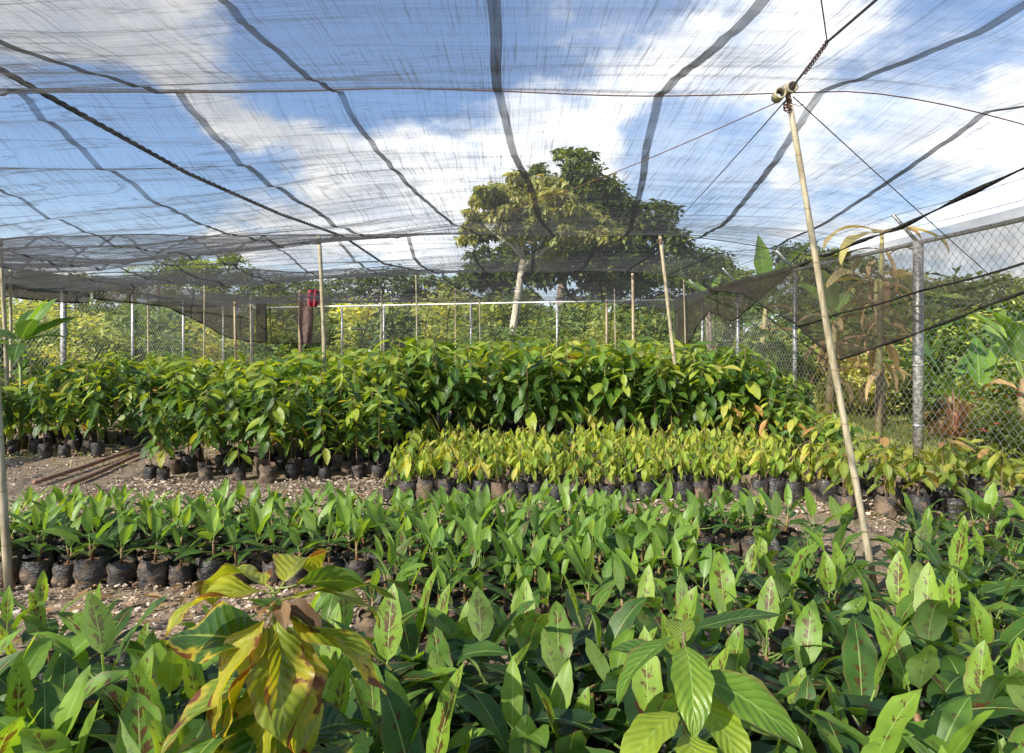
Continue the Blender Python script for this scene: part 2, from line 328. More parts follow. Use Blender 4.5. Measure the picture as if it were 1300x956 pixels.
# ---------------------------------------------------------------- ground
def ground():
    t=NT('ground'); p=t.pos(); sp=t.n('SeparateXYZ'); t.set(sp,'0',p); x,y,_=sp.outputs
    n=t.noise(p,1.3,5,.6); nf=t.noise(p,28,4,.65); 
    vor=t.n('TexVoronoi'); t.set(vor,'Vector',p); t.set(vor,'Scale',34.)
    chip=t.sstep(.34,.26,vor.outputs['Distance']); sep=t.n('SeparateColor'); t.set(sep,'0',vor.outputs['Color'])
    chip=t.math('MULTIPLY',chip,t.sstep(.42,.5,sep.outputs[0]))
    soil=t.mix(t.sstep(.35,.65,nf),(.10,.068,.043),(.30,.225,.15))
    soil=t.mix(t.sstep(.56,.68,n),soil,(.11,.12,.045))
    soil=t.mix(t.math('MULTIPLY',chip,.85),soil,t.mix(sep.outputs[1],(.32,.24,.16),(.60,.52,.41)))
    gn=t.noise(p,9,5,.65); grass=t.mix(t.sstep(.35,.65,gn),(.16,.2,.05),(.34,.34,.11))
    wob=t.math('MULTIPLY',t.math('SUBTRACT',n,.5),.8)
    o1=t.sstep(4.5,5.1,t.math('ADD',x,wob)); o2=t.sstep(-9.,-9.6,t.math('ADD',x,wob)); o3=t.sstep(18.5,20.,t.math('ADD',y,wob))
    out=t.math('MAXIMUM',t.math('MAXIMUM',o1,o2),o3)
    col=t.mix(out,soil,grass)
    h=t.math('ADD',t.math('MULTIPLY',nf,.6),t.math('MULTIPLY',chip,.5))
    return t.done(t.bsdf(col,.9,t.bump(h,.9,.02)))
mb=MB(); xs=[-1500,-400,-120,-60,-30]+[i*1. for i in range(-20,21)]+[30,60,120,400,1500]; ys=[-600,-60,-20]+[i*1. for i in range(-6,40)]+[50,80,150,400,1500]
for yy in ys:
    for xx in xs:
        z=(.02*noise.noise(Vector((xx*.4,yy*.4,0)))) if abs(xx)<30 and -10<yy<45 else 0
        mb.v.append((xx,yy,z)); mb.a.append((0,0,0)); mb.g.append(.5)
nx=len(xs)
for j in range(len(ys)-1):
    for i in range(nx-1):
        a=j*nx+i; mb.f.append((a,a+1,a+1+nx,a+nx)); mb.m.append(0)
struct(mb.build('ground',ground()))

# wood chips and pebbles on the paths
mb=MB()
def chips(n,x0,x1,y0,y1,smin=.008,smax=.026):
    for _ in range(n):
        x=U(x0,x1); y=U(y0,y1)
        if noise.noise(Vector((x*1.7,y*1.7,2)))+.35*noise.noise(Vector((x*6,y*6,5)))<U(-.45,.25): continue
        s=U(smin,smax)*random.choice((.6,.8,1,1)); a=U(0,PI); e=U(.3,.8); z=.02+U(.0,.018); k=random.choice((4,5,5,6)); tx=U(-.4,.4); ty=U(-.4,.4)
        vs=[]; r=random.random()
        for lay in (0,1):
            for j in range(k):
                an=2*PI*j/k+.2*math.sin(j*7+a); px=math.cos(an)*s; py=math.sin(an)*s*e
                qx=px*math.cos(a)-py*math.sin(a); qy=px*math.sin(a)+py*math.cos(a)
                vs.append((x+qx,y+qy,z+qx*tx+qy*ty-lay*.008))
        fs=[tuple(range(k))]+[(j,j+k,(j+1)%k+k,(j+1)%k) for j in range(k)]
        mb.add(vs,fs,[(r,r,r)]*len(vs),r)
chips(12000,-4.5,3.6,5.3,7.4); chips(2000,-6.9,-3.6,6.6,10.5); chips(3600,-3.4,-.3,2.5,4.4); chips(600,3.3,4.6,6,11)
t=NT('chip_mix'); ag=t.n('Attribute',attribute_name='age').outputs['Fac']
tag(mb.build('wood_chips',t.done(t.bsdf(t.ramp(ag,[(0,(.14,.085,.05)),(.3,(.30,.21,.14)),(.7,(.50,.40,.30)),(1,(.68,.60,.50))]),.85)),smooth=False),'pale wood chips and pebbles strewn over the nursery paths','wood chips',kind='stuff')
# dry leaf litter
mb=MB()

# ---------------------------------------------------------------- leaves
def prof_banana(u): return max(.0,math.sin(PI*min(1,u**.85)))**.75*(1-.25*u)
def prof_cocoa(u): return max(.0,math.sin(PI*u**.9))**.8*(1-.12*u) if u<.93 else .22*(1-u)/.07
def prof_blade(u): return (1-u)**.6*min(1,u*8+.3)
def leaf(mb,p,az,el,L_,W,droop=.6,roll=0.,fold=.25,nu=6,nv=4,age=.5,prof=prof_cocoa,pet=0.,pr=.003,ruf=0.,m=0,yaw=0.):
    p=Vector(p); r=random.random(); ph=U(0,6)
    def fr(e,a):
        T=Vector((math.cos(e)*math.cos(a),math.cos(e)*math.sin(a),math.sin(e))); S=Vector((-math.sin(a),math.cos(a),0)); N=T.cross(S); return T,S,N
    if pet>0:
        T,S,N=fr(el,az); q=p+T*pet; mb.tube([p,(p+q)/2+Vector((0,0,-pet*.03)),q],[pr,pr*.9,pr*.8],4,m,False,(.3,0.,r),age); p=q
    vs=[];a=[]; e=el; ds=L_/nu; half=W/2
    for i in range(nu+1):
        u=i/nu; T,S,N=fr(e,az+yaw*u)
        S2=S*math.cos(roll)+N*math.sin(roll); N2=N*math.cos(roll)-S*math.sin(roll)
        w_=prof(u)*half*(1+(.07*math.sin(u*23+ph*5) if nu>6 else 0))
        for j in range(nv+1):
            v=-1+2*j/nv
            z=abs(v)*w_*fold + ruf*W*math.sin(u*11+ph+v*2.3)*abs(v)*min(1,4*u*(1-u)+.2)
            vs.append(tuple(p+S2*v*w_*math.cos(fold*.6)+N2*z)); a.append((u,v,r))
        p=p+T*ds; e-=droop/nu*(.4+1.2*u)
    n=nv+1
    mb.add(vs,[(i*n+j,(i+1)*n+j,(i+1)*n+j+1,i*n+j+1) for i in range(nu) for j in range(nv)],a,age,m)

def bag_mesh(rad=.078,h=.2,seg=20,seed=0):
    mb=MB(); rings=10; rn=random.Random(seed); ph=rn.uniform(0,9)
    vs=[]
    for i in range(rings):
        t_=i/(rings-1); z=t_*h
        for j in range(seg):
            a=2*PI*j/seg; q=noise.noise(Vector((math.cos(a)*1.6+ph,math.sin(a)*1.6,t_*3)))
            rr=rad*(1+.2*q+.05*noise.noise(Vector((a*2.5,t_*9,ph)))-.08*(t_>.85)+.04*math.sin(t_*PI)+(-.06 if i==0 else 0))+.006*noise.noise(Vector((math.cos(a)*5+ph,math.sin(a)*5,t_*14+ph)))+.004*abs(noise.noise(Vector((a*4,t_*22,ph))))
            vs.append((rr*math.cos(a),rr*math.sin(a),z+(.02*q if i==rings-1 else 0)+ (0 if i<rings-1 else .022*noise.noise(Vector((math.cos(a)*2,math.sin(a)*2,ph+3))))))
    fs=[(i*seg+j,i*seg+(j+1)%seg,(i+1)*seg+(j+1)%seg,(i+1)*seg+j) for i in range(rings-1) for j in range(seg)]
    mb.add(vs,fs); return mb
def soil_mesh(rad=.07,h=.165,seed=0):
    mb=MB(); vs=[(0,0,h+.008)]; seg=12
    for k,rr in ((1,.5),(2,1.)):
        for j in range(seg):
            a=2*PI*j/seg; q=noise.noise(Vector((math.cos(a)*rr*3+seed*7,math.sin(a)*rr*3,seed)))
            vs.append((rad*rr*math.cos(a),rad*rr*math.sin(a),h+.012*q))
    fs=[(0,1+j,1+(j+1)%seg) for j in range(seg)]+[(1+j,1+seg+j,1+seg+(j+1)%seg,1+(j+1)%seg) for j in range(seg)]
    mb.add(vs,fs); return mb

HOME=(0,-400,0)
def proto(name,cat,seed,stem,fol,stem_m,fol_m,bag=(.078,.2)):
    r=thing(name,'seedling',cat); 
    b=bag_mesh(bag[0],bag[1],seed=seed).build('bag',M['bag'],r); soil_mesh(bag[0]*.9,bag[1]*.84,seed).build('soil',M['soil'],b)
    parts=[b,
           stem.build('stem',stem_m,r), fol.build('foliage',fol_m,r)]
    return finish(r,parts)

def make_banana(seed,big=True):
    random.seed(seed); st=MB(); fo=MB(); s=1. if big else .58
    h0=.17 if big else .14; H=U(.13,.20)*s if big else U(.10,.16)
    lx,ly=U(-.03,.03),U(-.03,.03)
    st.tube([(0,0,h0-.02),(lx*.4,ly*.4,h0+H*.5),(lx,ly,h0+H)],[.016*s+.002,.013*s+.002,.009*s+.002],7)
    if not big:      # dried sheaths at the stem base
        pass
    n=random.choice((5,6,7,8)) if big else random.choice((4,5,5,6)); az=U(0,6.28)
    for k in range(n):
        f=k/(n-1); az+=2.4+U(-.4,.4)
        z=h0+H*(.45+.55*f)
        if k==n-1: el=U(1.1,1.5); dr=U(.05,.5); ag=U(.05,.3); Lf=U(.22,.30)*s
        elif k>=n-2-random.randrange(2): el=U(.6,1.2); dr=U(.5,1.1); ag=U(.25,.55); Lf=U(.27,.36)*s
        else: el=U(.05,.6); dr=U(.6,1.3); ag=U(.65,1.); Lf=U(.24,.36)*s
        Lf*=1.04 if big else 1.22; W=Lf*U(.35,.46) if big else Lf*U(.32,.42)
        leaf(fo,(lx*f,ly*f,z),az,el,Lf,W,dr,U(-.3,.3),U(.1,.4),10 if big else 6,4,ag,prof_banana,pet=U(.06,.13)*s,pr=.0045*s+.0008,ruf=U(.02,.07),yaw=U(-.2,.2))
    return st,fo
def make_cocoa(seed,H,nl,Lf0,spread=1.,start=.35,agebias=0.,topdroop=True,base=.18,up=0.):
    random.seed(seed); st=MB(); fo=MB(); lx,ly=U(-.06,.06)*H,U(-.06,.06)*H
    def at(f): return Vector((lx*f*f+.012*math.sin(f*9+seed),ly*f*f,base-.02+(H-base)*f))
    st.tube([at(i/6) for i in range(7)],[.0075*(1-.55*i/6)*(.7+.3*H) for i in range(7)],6)
    az=U(0,6.28)
    for k in range(nl):
        f=start+(1-start)*(k/(nl-1))**.85; az+=2.4+U(-.5,.5)
        young = f>.86
        el=U(-.95,.15)+up if not young else U(-.9,.1)+up; dr=U(.4,1.1) if not young else U(.3,.8)
        Lf=Lf0*U(.75,1.2)*(.75 if young and random.random()<.5 else 1)
        ag=(U(.5,1.) if not young else U(.2,.62))+agebias
        if random.random()<.09: ag=U(.12,.3)+agebias*.5; Lf*=1.15; el=min(el,-.5)
        leaf(fo,at(f),az,el,Lf,Lf*U(.36,.46),dr,U(-.5,.5),U(.1,.35),7,4,max(0.02,min(1,ag)),prof_cocoa,pet=Lf0*U(.1,.2),pr=.0022,ruf=.035,yaw=U(-.25,.25))
    return st,fo

def grid(x0,x1,y0,y1,s,jit=.25,cond=None):
    out=[]; j=0; y=y0
    while y<=y1+1e-6:
        x=x0+(s/2 if j%2 else 0)
        while x<=x1+1e-6:
            p=(x+U(-jit,jit)*s,y+U(-jit,jit)*s)
            if cond is None or cond(x,y): out.append((p[0],p[1],j))
            x+=s
        y+=s*.9; j+=1
    return out
def vis(x,y,mg=.35): return y>.6 and abs(x)-mg<y*.752

# -- broad leaved banana plants (foreground and right)
protos=[proto('banana_plant','banana plant',i,*make_banana(100+i),M['pseudostem'],M['banana']) for i in range(9)]
random.seed(21)
pts=grid(-3.,3.4,1.05,4.1,.205,.24,lambda x,y: vis(x,y) and ((x>-.75+.12*(y-3) or y<2.55)) and not (x<-.5 and y>2.5) and not(y>3.05 and x<1.25))
pts+=[p for p in grid(1.8,4.1,4.2,5.5,.25,.25,lambda x,y: vis(x,y) and y<3.9+.35*x)]
first=[True]*9
def place(protos,used,k,loc,rz,s,label,group,skip=(),tilt=(0,0)):
    if not used[k]:
        used[k]=True; r=protos[k]; r.location=loc; r.rotation_euler=(tilt[0],tilt[1],rz); r.scale=(s,s,s); r['label']=label; r['group']=group
        return r
    return dup(protos[k],loc,rz,s,label,group,skip,tilt)
used=[False]*9
heroes=[(-.42,-0.05)]
pts+=[(U(-2.6,-.4),U(1.4,2.45),0) for _ in range(30)]
pts+=[(U(-2.3,-.75),U(2.4,3.05),-1) for _ in range(20)]
pts=[p for p in pts if vis(p[0],p[1])]
cnt=0
for x,y,j in pts:
    if (x+.56)**2+(y-1.6)**2<.06 or (x-.47)**2+(y-1.65)**2<.05: continue
    if y<1.35 and random.random()<.25: continue
    s=random.choice((U(.55,.8),U(.72,.95),U(.85,1.05)))*(.92 if y<2.6 else .84)
    if j==-1: s*=.78
    if y>2.9 and abs(x-.53*y)<.14: continue
    if y>3.4: s*=.86
    if y>4.1: lab='banana plant with broad leaves in the crowded strip behind the right bamboo pole'
    elif x<-.75: lab='dark green banana plant in the shaded strip at the bottom left corner'
    else: lab='banana plant with broad brown-blotched leaves in the dense foreground bed'
    place(protos,used,random.randrange(9),(x,y,0),U(0,6.28),s,lab,lab.replace('banana plant','banana plants').replace('plants with','plants with'),tilt=(U(-.06,.06),U(-.06,.06)))
    cnt+=1
print('big bananas',cnt)
# the big single leaf plant at the left edge
# -- small banana seedlings (middle left bed)
protos=[proto('banana_seedling','seedling',20+i,*make_banana(200+i,False),M['pseudostem'],M['banana_small'],(.088,.17)) for i in range(8)]
random.seed(5); used=[False]*8; cnt=0
pts=grid(-3.75,2.0,3.40,5.4,.180,.12,lambda x,y: vis(x,y,.2) and not(x>1.2 and y<4.6) and (y>4.08 or x>-.75))
pts=[(x,y,0 if (x<-.75 and y<4.32) else (5 if j==0 else j)) for x,y,j in pts]
for x,y,j in pts:
    if j==0 and x<-.7: lab='small banana seedling in a crumpled black bag along the front row of the left bed'
    elif y>5.2: lab='small narrow-leaved banana seedling in the rear rows beside the wood chip path'
    else: lab='small narrow-leaved banana seedling in the middle rows of the left bed'
    place(protos,used,random.randrange(8),(x,y,0),U(0,6.28),U(.75,1.05)*(1-.16*sm(4.6,5.2,y)),lab,lab,tilt=(U(-.1,.1),U(-.1,.1))); cnt+=1
print('small bananas',cnt)
# -- young yellow green cocoa
protos=[]
for i in range(10):
    random.seed(300+i); protos.append(proto('young_cocoa_seedling','seedling',40+i,*make_cocoa(300+i,U(.44,.58),random.choice((8,9,10,11)),.14,start=.48,agebias=-.04,up=-.5,base=.18),M['stem'],M['cocoa_young'],(.085,.2)))
random.seed(6); used=[False]*10; cnt=0
pts=grid(-1.15,3.25,6.56,8.9,.192,.15,lambda x,y: x<3.0+.1*(y-6.4))
pts=[(x,y,j+1) for x,y,j in pts]+[(-1.15+.172*i+U(-.01,.01),6.4,0) for i in range(25)]
for x,y,j in pts:
    if j==0: lab='young yellow-green cocoa seedling in the row of black bags facing the path'
    elif j>8: lab='young yellow-green cocoa seedling at the back of its bed below the tall dark ones'
    else: lab='young yellow-green cocoa seedling packed in the middle of the bright central bed'
    if j and random.random()<.07: continue
    place(protos,used,random.randrange(10),(x,y if j else 6.4+U(-.015,.015),0),U(0,6.28),random.choice((U(.6,.85),U(.75,1.),U(.9,1.12))),lab,lab,tilt=(U(-.08,.08),U(-.08,.08))); cnt+=1
print('young cocoa',cnt)
# -- tall cocoa
protos=[]
for i in range(10):
    random.seed(400+i); protos.append(proto('tall_cocoa_seedling','seedling',60+i,*make_cocoa(400+i,U(1.15,1.38),random.choice((27,31,35)),.27,start=random.choice((.24,.32,.38)),agebias=.05),M['stem'],M['cocoa'],(.09,.22)))
random.seed(9); used=[False]*10; cnt=0; rest=[]
blocks=[('c',grid(-1.75,4.1,9.15,13.4,.33,.25,lambda x,y: x<4.15 )),
        ('l',grid(-3.95,-1.35,7.35,13.2,.32,.25)),('f',grid(-7.6,-5.1,8.9,13.5,.36,.25,lambda x,y: vis(x,y,.4) and x<-5.3+.05*(y-9)))]
for b,pts in blocks:
    for x,y,j in pts:
        deep = (j>6) 
        if b=='c':
            s=1.12 if y>9.4 else 1.05
            if x>2.2: s*=1-.20*sm(2.6,4.2,x)
            lab='tall dark green cocoa seedling in the front rank of the central thicket' if j<2 else 'tall dark green cocoa seedling deeper in the central thicket'
        elif b=='l':
            s=.84+.16*sm(7.4,9.5,y); lab='tall cocoa seedling in a soil-stained bag at the front of the left block' if j<2 else 'tall cocoa seedling farther back in the left block'
        else:
            s=.86+.1*sm(9,11,y); lab='leafy cocoa seedling in the group at the far left edge beyond the pipes'
        if deep or (b=='c' and j>5 and random.random()<.5):
            rest.append((random.randrange(10),x,y,U(0,6.28),s*U(.9,1.08))); continue
        place(protos,used,random.randrange(10),(x+U(-.05,.05),y+U(-.05,.05),0),U(0,6.28),s*U(.82,1.13),lab,lab,skip=('bag','soil') if j>4 else (),tilt=(U(-.09,.09),U(-.09,.09))); cnt+=1
print('tall cocoa',cnt,len(rest))
mass={}
V=[];Fc=[];A_=[];G_=[];off=0
for k,x,y,rz,s_ in rest:
    if k not in mass:
        me=kids[protos[k].name][-1].data; n_=len(me.vertices); c_=np.empty(n_*3,dtype=np.float32); me.vertices.foreach_get('co',c_)
        l_=np.empty(n_*3,dtype=np.float32); me.attributes['leaf'].data.foreach_get('vector',l_); g_=np.empty(n_,dtype=np.float32); me.attributes['age'].data.foreach_get('value',g_)
        mass[k]=(c_.reshape(-1,3),l_.reshape(-1,3),g_,np.array([tuple(p.vertices) for p in me.polygons if len(p.vertices)==4]))
    c_,l_,g_,f_=mass[k]; ca,sa=math.cos(rz)*s_,math.sin(rz)*s_
    V.append(np.stack([c_[:,0]*ca-c_[:,1]*sa+x,c_[:,0]*sa+c_[:,1]*ca+y,c_[:,2]*s_],1)); A_.append(l_); G_.append(g_); Fc.append(f_+off); off+=len(c_)
mb=MB(); mb.v=np.concatenate(V).tolist(); mb.f=np.concatenate(Fc).tolist(); mb.a=np.concatenate(A_).tolist(); mb.g=np.concatenate(G_).tolist(); mb.m=[0]*len(mb.f)
tag(mb.build('cocoa_thicket',M['cocoa']),'closed mass of tall cocoa seedlings filling the rear of the beds','seedlings',kind='stuff')
# mid height ones on the right end of the thicket and at its front right
protos=[]
for i in range(6):
    random.seed(500+i); protos.append(proto('bushy_cocoa_seedling','seedling',80+i,*make_cocoa(500+i,U(.7,.85),random.choice((18,20,22)),.19,start=.25),M['stem'],M['cocoa'],(.09,.22)))
random.seed(12); used=[False]*6
for x,y,j in grid(2.9,4.35,7.2,9.4,.34,.3,lambda x,y: (x>3.15+.1*(9-y) or y>9) and x<3.95):
    lab='bushy dark cocoa seedling at the right end of the central beds near the fence'
    place(protos,used,random.randrange(6),(x,y,0),U(0,6.28),U(.8,1.05)*(1+.12*(y-8)),lab,lab)
# reddish tipped cocoa on the right
protos=[]
for i in range(6):
    random.seed(600+i)
    st,fo=make_cocoa(600+i,U(.56,.7),random.choice((9,11,12)),.19,start=.45,agebias=-.12,up=-.2)
    protos.append(proto('red_leaved_cocoa_seedling','seedling',90+i,st,fo,M['stem'],M['cocoa_red'],(.09,.22)))
random.seed(13); used=[False]*6
for x,y,j in grid(2.85,4.5,5.75,6.7,.3,.25,lambda x,y: vis(x,y,.3)):
    lab='cocoa seedling with reddish new leaves beside the right fence'
    place(protos,used,random.randrange(6),(x,y,0),U(0,6.28),U(.85,1.1),lab,lab)

# -- special foreground plants
def hero_left():
    random.seed(77)
    x0,y0=X(352,1.6),1.6
    r=thing('blotched_cocoa_seedling','cocoa seedling with drooping yellow leaves scorched brown, nearest plant at bottom left','seedling',(x0,y0,0))
    b=bag_mesh(.09,.22,seed=9).build('bag',M['bag'],r); soil_mesh(.08,.185,9).build('soil',M['soil'],b)
    st=MB(); st.tube([(.02,0,.18),(.03,.01,.5),(0,0,.75),(-.01,0,.915)],[.011,.009,.007,.005],8); st.build('stem',M['greenstem'],r)
    f=MB(); top=Vector((0,0,.89))
    A=math.radians
    #      dz    az    el   L   W   droop roll fold age
    for dz,az,el,l,wd,dr,ro,fo,ag in [
        (.02,-165,15,.27,.12,2.7,.2,.2,.12),(.0,-140,-40,.27,.11,.9,.5,.4,.15),(-.01,-115,-58,.28,.12,.5,.3,.2,.2),(-.02,-80,-50,.31,.125,.6,-.15,.12,.3),(-.02,-48,-55,.30,.13,.5,-.3,.2,.28),
        (-.01,-25,-30,.32,.13,.7,-.4,.25,.35),(.03,-8,18,.27,.14,.8,-.5,.12,.95),(-.03,-15,-5,.28,.125,.8,-.3,.2,.7),(.0,30,10,.26,.11,1.6,0,.2,.4),(.02,90,20,.25,.11,2.0,0,.2,.12),(.02,140,18,.26,.12,2.2,0,.3,.15),
        (-.06,-95,-68,.27,.12,.3,.2,.2,.25),(-.08,-30,-60,.27,.12,.4,.2,.2,.35),(-.1,175,12,.30,.14,.7,-.5,.2,.9),(-.16,-170,-8,.27,.13,.9,-.3,.15,.85),(-.2,-145,-25,.26,.13,.8,-.1,.15,.8),(-.22,-110,-40,.26,.12,.6,0,.2,.7),(-.25,-60,-40,.26,.12,.6,0,.2,.7),
        (-.34,-10,0,.27,.12,.8,0,.2,.8),(-.35,60,0,.25,.11,.8,0,.2,.8),(-.3,120,5,.26,.11,.8,0,.2,.8),(-.3,-130,-20,.26,.13,.8,0,.2,.8),(-.36,-90,-20,.27,.13,.7,0,.2,.8),(-.42,-150,0,.25,.11,.8,0,.2,.85),(-.45,-60,0,.25,.11,.8,0,.2,.85)]:
        leaf(f,top+Vector((0,0,dz)),A(az+U(-12,12)),A(el+U(-6,6)),l*U(.84,1.02),wd*U(1.1,1.3),min(dr,1.9)*U(.8,1.15),ro*.6+U(-.3,.3),fo*U(.3,1.3),18,6,min(1,ag*U(.8,1.3)),prof_cocoa,pet=U(.025,.05),pr=.003,ruf=U(.05,.13),yaw=U(-.6,.6))
    f.build('foliage',M['cocoa_sick'],r)
    g=MB()
    for az,el,l in ((-60,10,.09),(-20,-5,.12),(-100,20,.07)):
        leaf(g,top+Vector((.0,0,-.01)),A(az),A(el),l,l*.5,1.6,.3,.5,8,4,.9,prof_cocoa,pet=.015,pr=.002,ruf=.15)
    o=g.build('withered_leaf',M['dry'],r); o['label']='withered brown curled young leaves'
hero_left()
def hero_right(x0,y0,name,label,zs,seed,spec):
    random.seed(seed)
    r=thing(name,label,'seedling',(x0,y0,0))
    b=bag_mesh(.09,.22,seed=seed).build('bag',M['bag'],r); soil_mesh(.08,.185,seed).build('soil',M['soil'],b); r.scale=(.88,.88,.9)
    st=MB(); st.tube([(.0,0,.18),(.01,.01,.5*zs),(0,0,zs)],[.01,.008,.005],8); st.build('stem',M['stem'],r)
    f=MB()
    for dz,az,el,l,wd,dr,ro,fo,ag in spec:
        leaf(f,(0,0,zs+dz),R(az),R(el),l,wd,dr,ro,fo,12,6,ag,prof_cocoa,pet=.03,pr=.0025,ruf=.04,yaw=U(-.15,.15))
    f.build('foliage',M['cocoa'],r)
hero_right(X(868,1.62),1.62,'glossy_cocoa_seedling','glossy cocoa seedling standing above the banana leaves at bottom centre right',.90,5,
   [(.0,15,8,.29,.085,.35,.0,.15,.8),(.0,-165,-20,.24,.11,1.2,.2,.2,.55),(-.02,-95,-10,.25,.11,1.3,-.1,.2,.5),(-.1,-38,-5,.30,.14,.8,.3,.15,.4),(-.13,-70,-8,.26,.12,.8,0,.2,.5),
    (-.05,80,10,.22,.09,.9,0,.2,.6),(-.08,150,5,.24,.1,1.,0,.2,.65),(-.18,-20,0,.27,.12,.7,.2,.2,.4),(-.2,-140,-5,.26,.12,.9,0,.2,.5),(-.25,-90,0,.25,.11,.9,0,.2,.5),(-.3,40,0,.25,.11,.9,0,.2,.7),(-.33,-30,0,.25,.11,.9,0,.2,.7),(-.36,-120,0,.25,.11,.9,0,.2,.7)])
def broad_plant():      # tall dark banana like plant at the far left edge
    random.seed(31); x0,y0=X(25,9.3),9.3
    r=thing('broad_leaved_plant','dark banana plant with big upright paddle leaves above the seedlings at the left edge','banana plant',(x0,y0,0))
    st=MB(); st.tube([(0,0,0),(.02,0,.8),(.0,0,1.46)],[.03,.025,.018],8); st.build('stem',M['greenstem'],r)
    f=MB()
    for az,el,l,wd,dr,ag in [(20,35,.55,.2,.5,.9),(-10,15,.5,.2,.6,.9),(170,25,.5,.2,.8,.9),(-60,-10,.45,.2,.9,.8),(-120,0,.45,.2,.9,.85),(60,60,.55,.2,.4,.6),(0,62,.5,.18,.3,.5),(-40,35,.5,.2,.6,.85),(110,50,.5,.2,.5,.8)]:
        leaf(f,(0,0,1.48),R(az),R(el),l*1.3,wd*1.3,dr,U(-.3,.3),.2,12,4,ag,prof_banana,pet=.08,pr=.01,ruf=.02)
    f.build('foliage',M['banana_small'],r)
broad_plant()
# ---------------------------------------------------------------- shade net
ROWS=[-3.,4.1,9.6,14.4,19.2]; HR=[3.,3.,3.,3.,2.62]
def lf(x): return sm(-.6,-5.,x) if False else max(0.,min(1.,(-x-.4)/4.2))
def XR(y): return 3.45+max(0.,y-4.5)*.165 if y<11 else 4.55
def XL(y): return -8.85
def Zr(x,y):
    i=0
    while i<len(ROWS)-2 and y>ROWS[i+1]: i+=1
    t_=(y-ROWS[i])/(ROWS[i+1]-ROWS[i]); base=HR[i]*(1-t_)+HR[i+1]*t_
    S=(.20+.34*lf(x),.17+.5*lf(x),.15+.3*lf(x),.13+.1*lf(x))[i]
    S*=1-.6*sm(1.5,4,x)
    z=base-S*(4*t_*(1-t_))**.9
    dr=min(abs(y-r_) for r_ in ROWS)
    amp=.010+.024*math.exp(-dr/.45)+.045*lf(x)
    if x>2.5: amp*=.6
    z+=amp*noise.noise(Vector((x*.45,y*4.2,0)))+amp*.6*noise.noise(Vector((x*.8+9,y*10,3)))+.05*noise.noise(Vector((x*.7,y*.6,5)))*min(1,dr)
    if x<1.5:
        for yk,sl,ph in ((4.75,.12,0.),(5.5,-.15,1.),(6.5,.10,2.),(7.7,-.08,3.),(8.8,.06,4.),(10.6,.1,5.),(12.2,-.1,6.),(13.5,.05,1.),(16.3,.08,2.5),(2.9,-.1,4.4),(3.6,.08,.3)):
            q=(y-(yk+sl*(x+3)+.28*noise.noise(Vector((x*.5,ph,0)))))/.075
            if abs(q)<3: z-=(.02+.06*lf(x))*(.6 if y<4 else .8)*sm(1.5,-.8,x)*math.exp(-q*q)*(.6+.8*noise.noise(Vector((x*.7,ph,7))))
    xr=XR(y); z-=.3*max(0,(x-2.)/(xr-2.))**1.5 if x>2. else 0
    z-=.12*lf(x)*sm(-6.5,-8.8,x)
    return z
def roof():
    root=thing('shade_net','grey woven shade net stretched as a sagging roof over the whole nursery','shade net')
    mb=MB(); nx,ny=120,560; y0,y1=-3.,19.2
    for j in range(ny+1):
        y=y0+(y1-y0)*j/ny
        for i in range(nx+1):
            s=i/nx; x=XL(y)+(XR(y)-XL(y))*s
            mb.v.append((x,y,Zr(x,y)))
    mb.a=[(0,0,0)]*len(mb.v); mb.g=[.5]*len(mb.v)
    for j in range(ny):
        for i in range(nx):
            a=j*(nx+1)+i; mb.f.append((a,a+1,a+nx+2,a+nx+1)); mb.m.append(0)
    mb.build('net_roof',M['net'],root)
    # sewn seams running away from the camera
    ky=[-3,3.,4.1,9.6,10.6,14.4,14.9,19.2]; kb=[-.05,-.075,-.085,.59,.33,.42,.2,1.08]; ks=[1.1,1.07,.965,1.02,.93,.93,.86,.74]
    def sx(i,y):
        k=0
        while k<len(ky)-2 and y>ky[k+1]: k+=1
        t_=(y-ky[k])/(ky[k+1]-ky[k]); a=kb[k]+ks[k]*i; b=kb[k+1]+ks[k+1]*i
        return a+(b-a)*t_+.03*noise.noise(Vector((i*3.3,y*.9,0)))
    for i in range(-8,4):
        m2=MB(); ys_=np.arange(-2.9,19.15,.06); wd=U(.022,.03)
        vs=[]
        for y in ys_:
            x=sx(i,float(y))
            if x>XR(y)-.03 or x<XL(y)+.03: x=None
            if x is None: 
                if vs and vs[-1] is not None: vs.append(None)
                continue
            z=Zr(x,float(y))-.007
            dx=sx(i,float(y)+.05)-sx(i,float(y)-.05); nn=Vector((.1,-dx,0)).normalized()
            vs.append(((x-nn.x*wd,y-nn.y*wd,z),(x+nn.x*wd,y+nn.y*wd,z-.003)))
        run=[]; 
        def flush():
            if len(run)>2:
                fl=[q for pr in run for q in pr]; m2.add(fl,[(2*k,2*k+1,2*k+3,2*k+2) for k in range(len(run)-1)])
        for q in vs+[None]:
            if q is None: flush(); run=[]
            else: run.append(q)
        if m2.v: m2.build('seam',M['seam'],root)
    # rolled hem on the right free edge
    m3=MB(); m3.tube([(XR(y)+.005,y,Zr(XR(y)-.001,y)-.01) for y in np.arange(2.,19.1,.15)],[.016+.008*math.sin(y*5) for y in np.arange(2.,19.1,.15)],6); m3.build('hem',M['hem'],root)
roof()

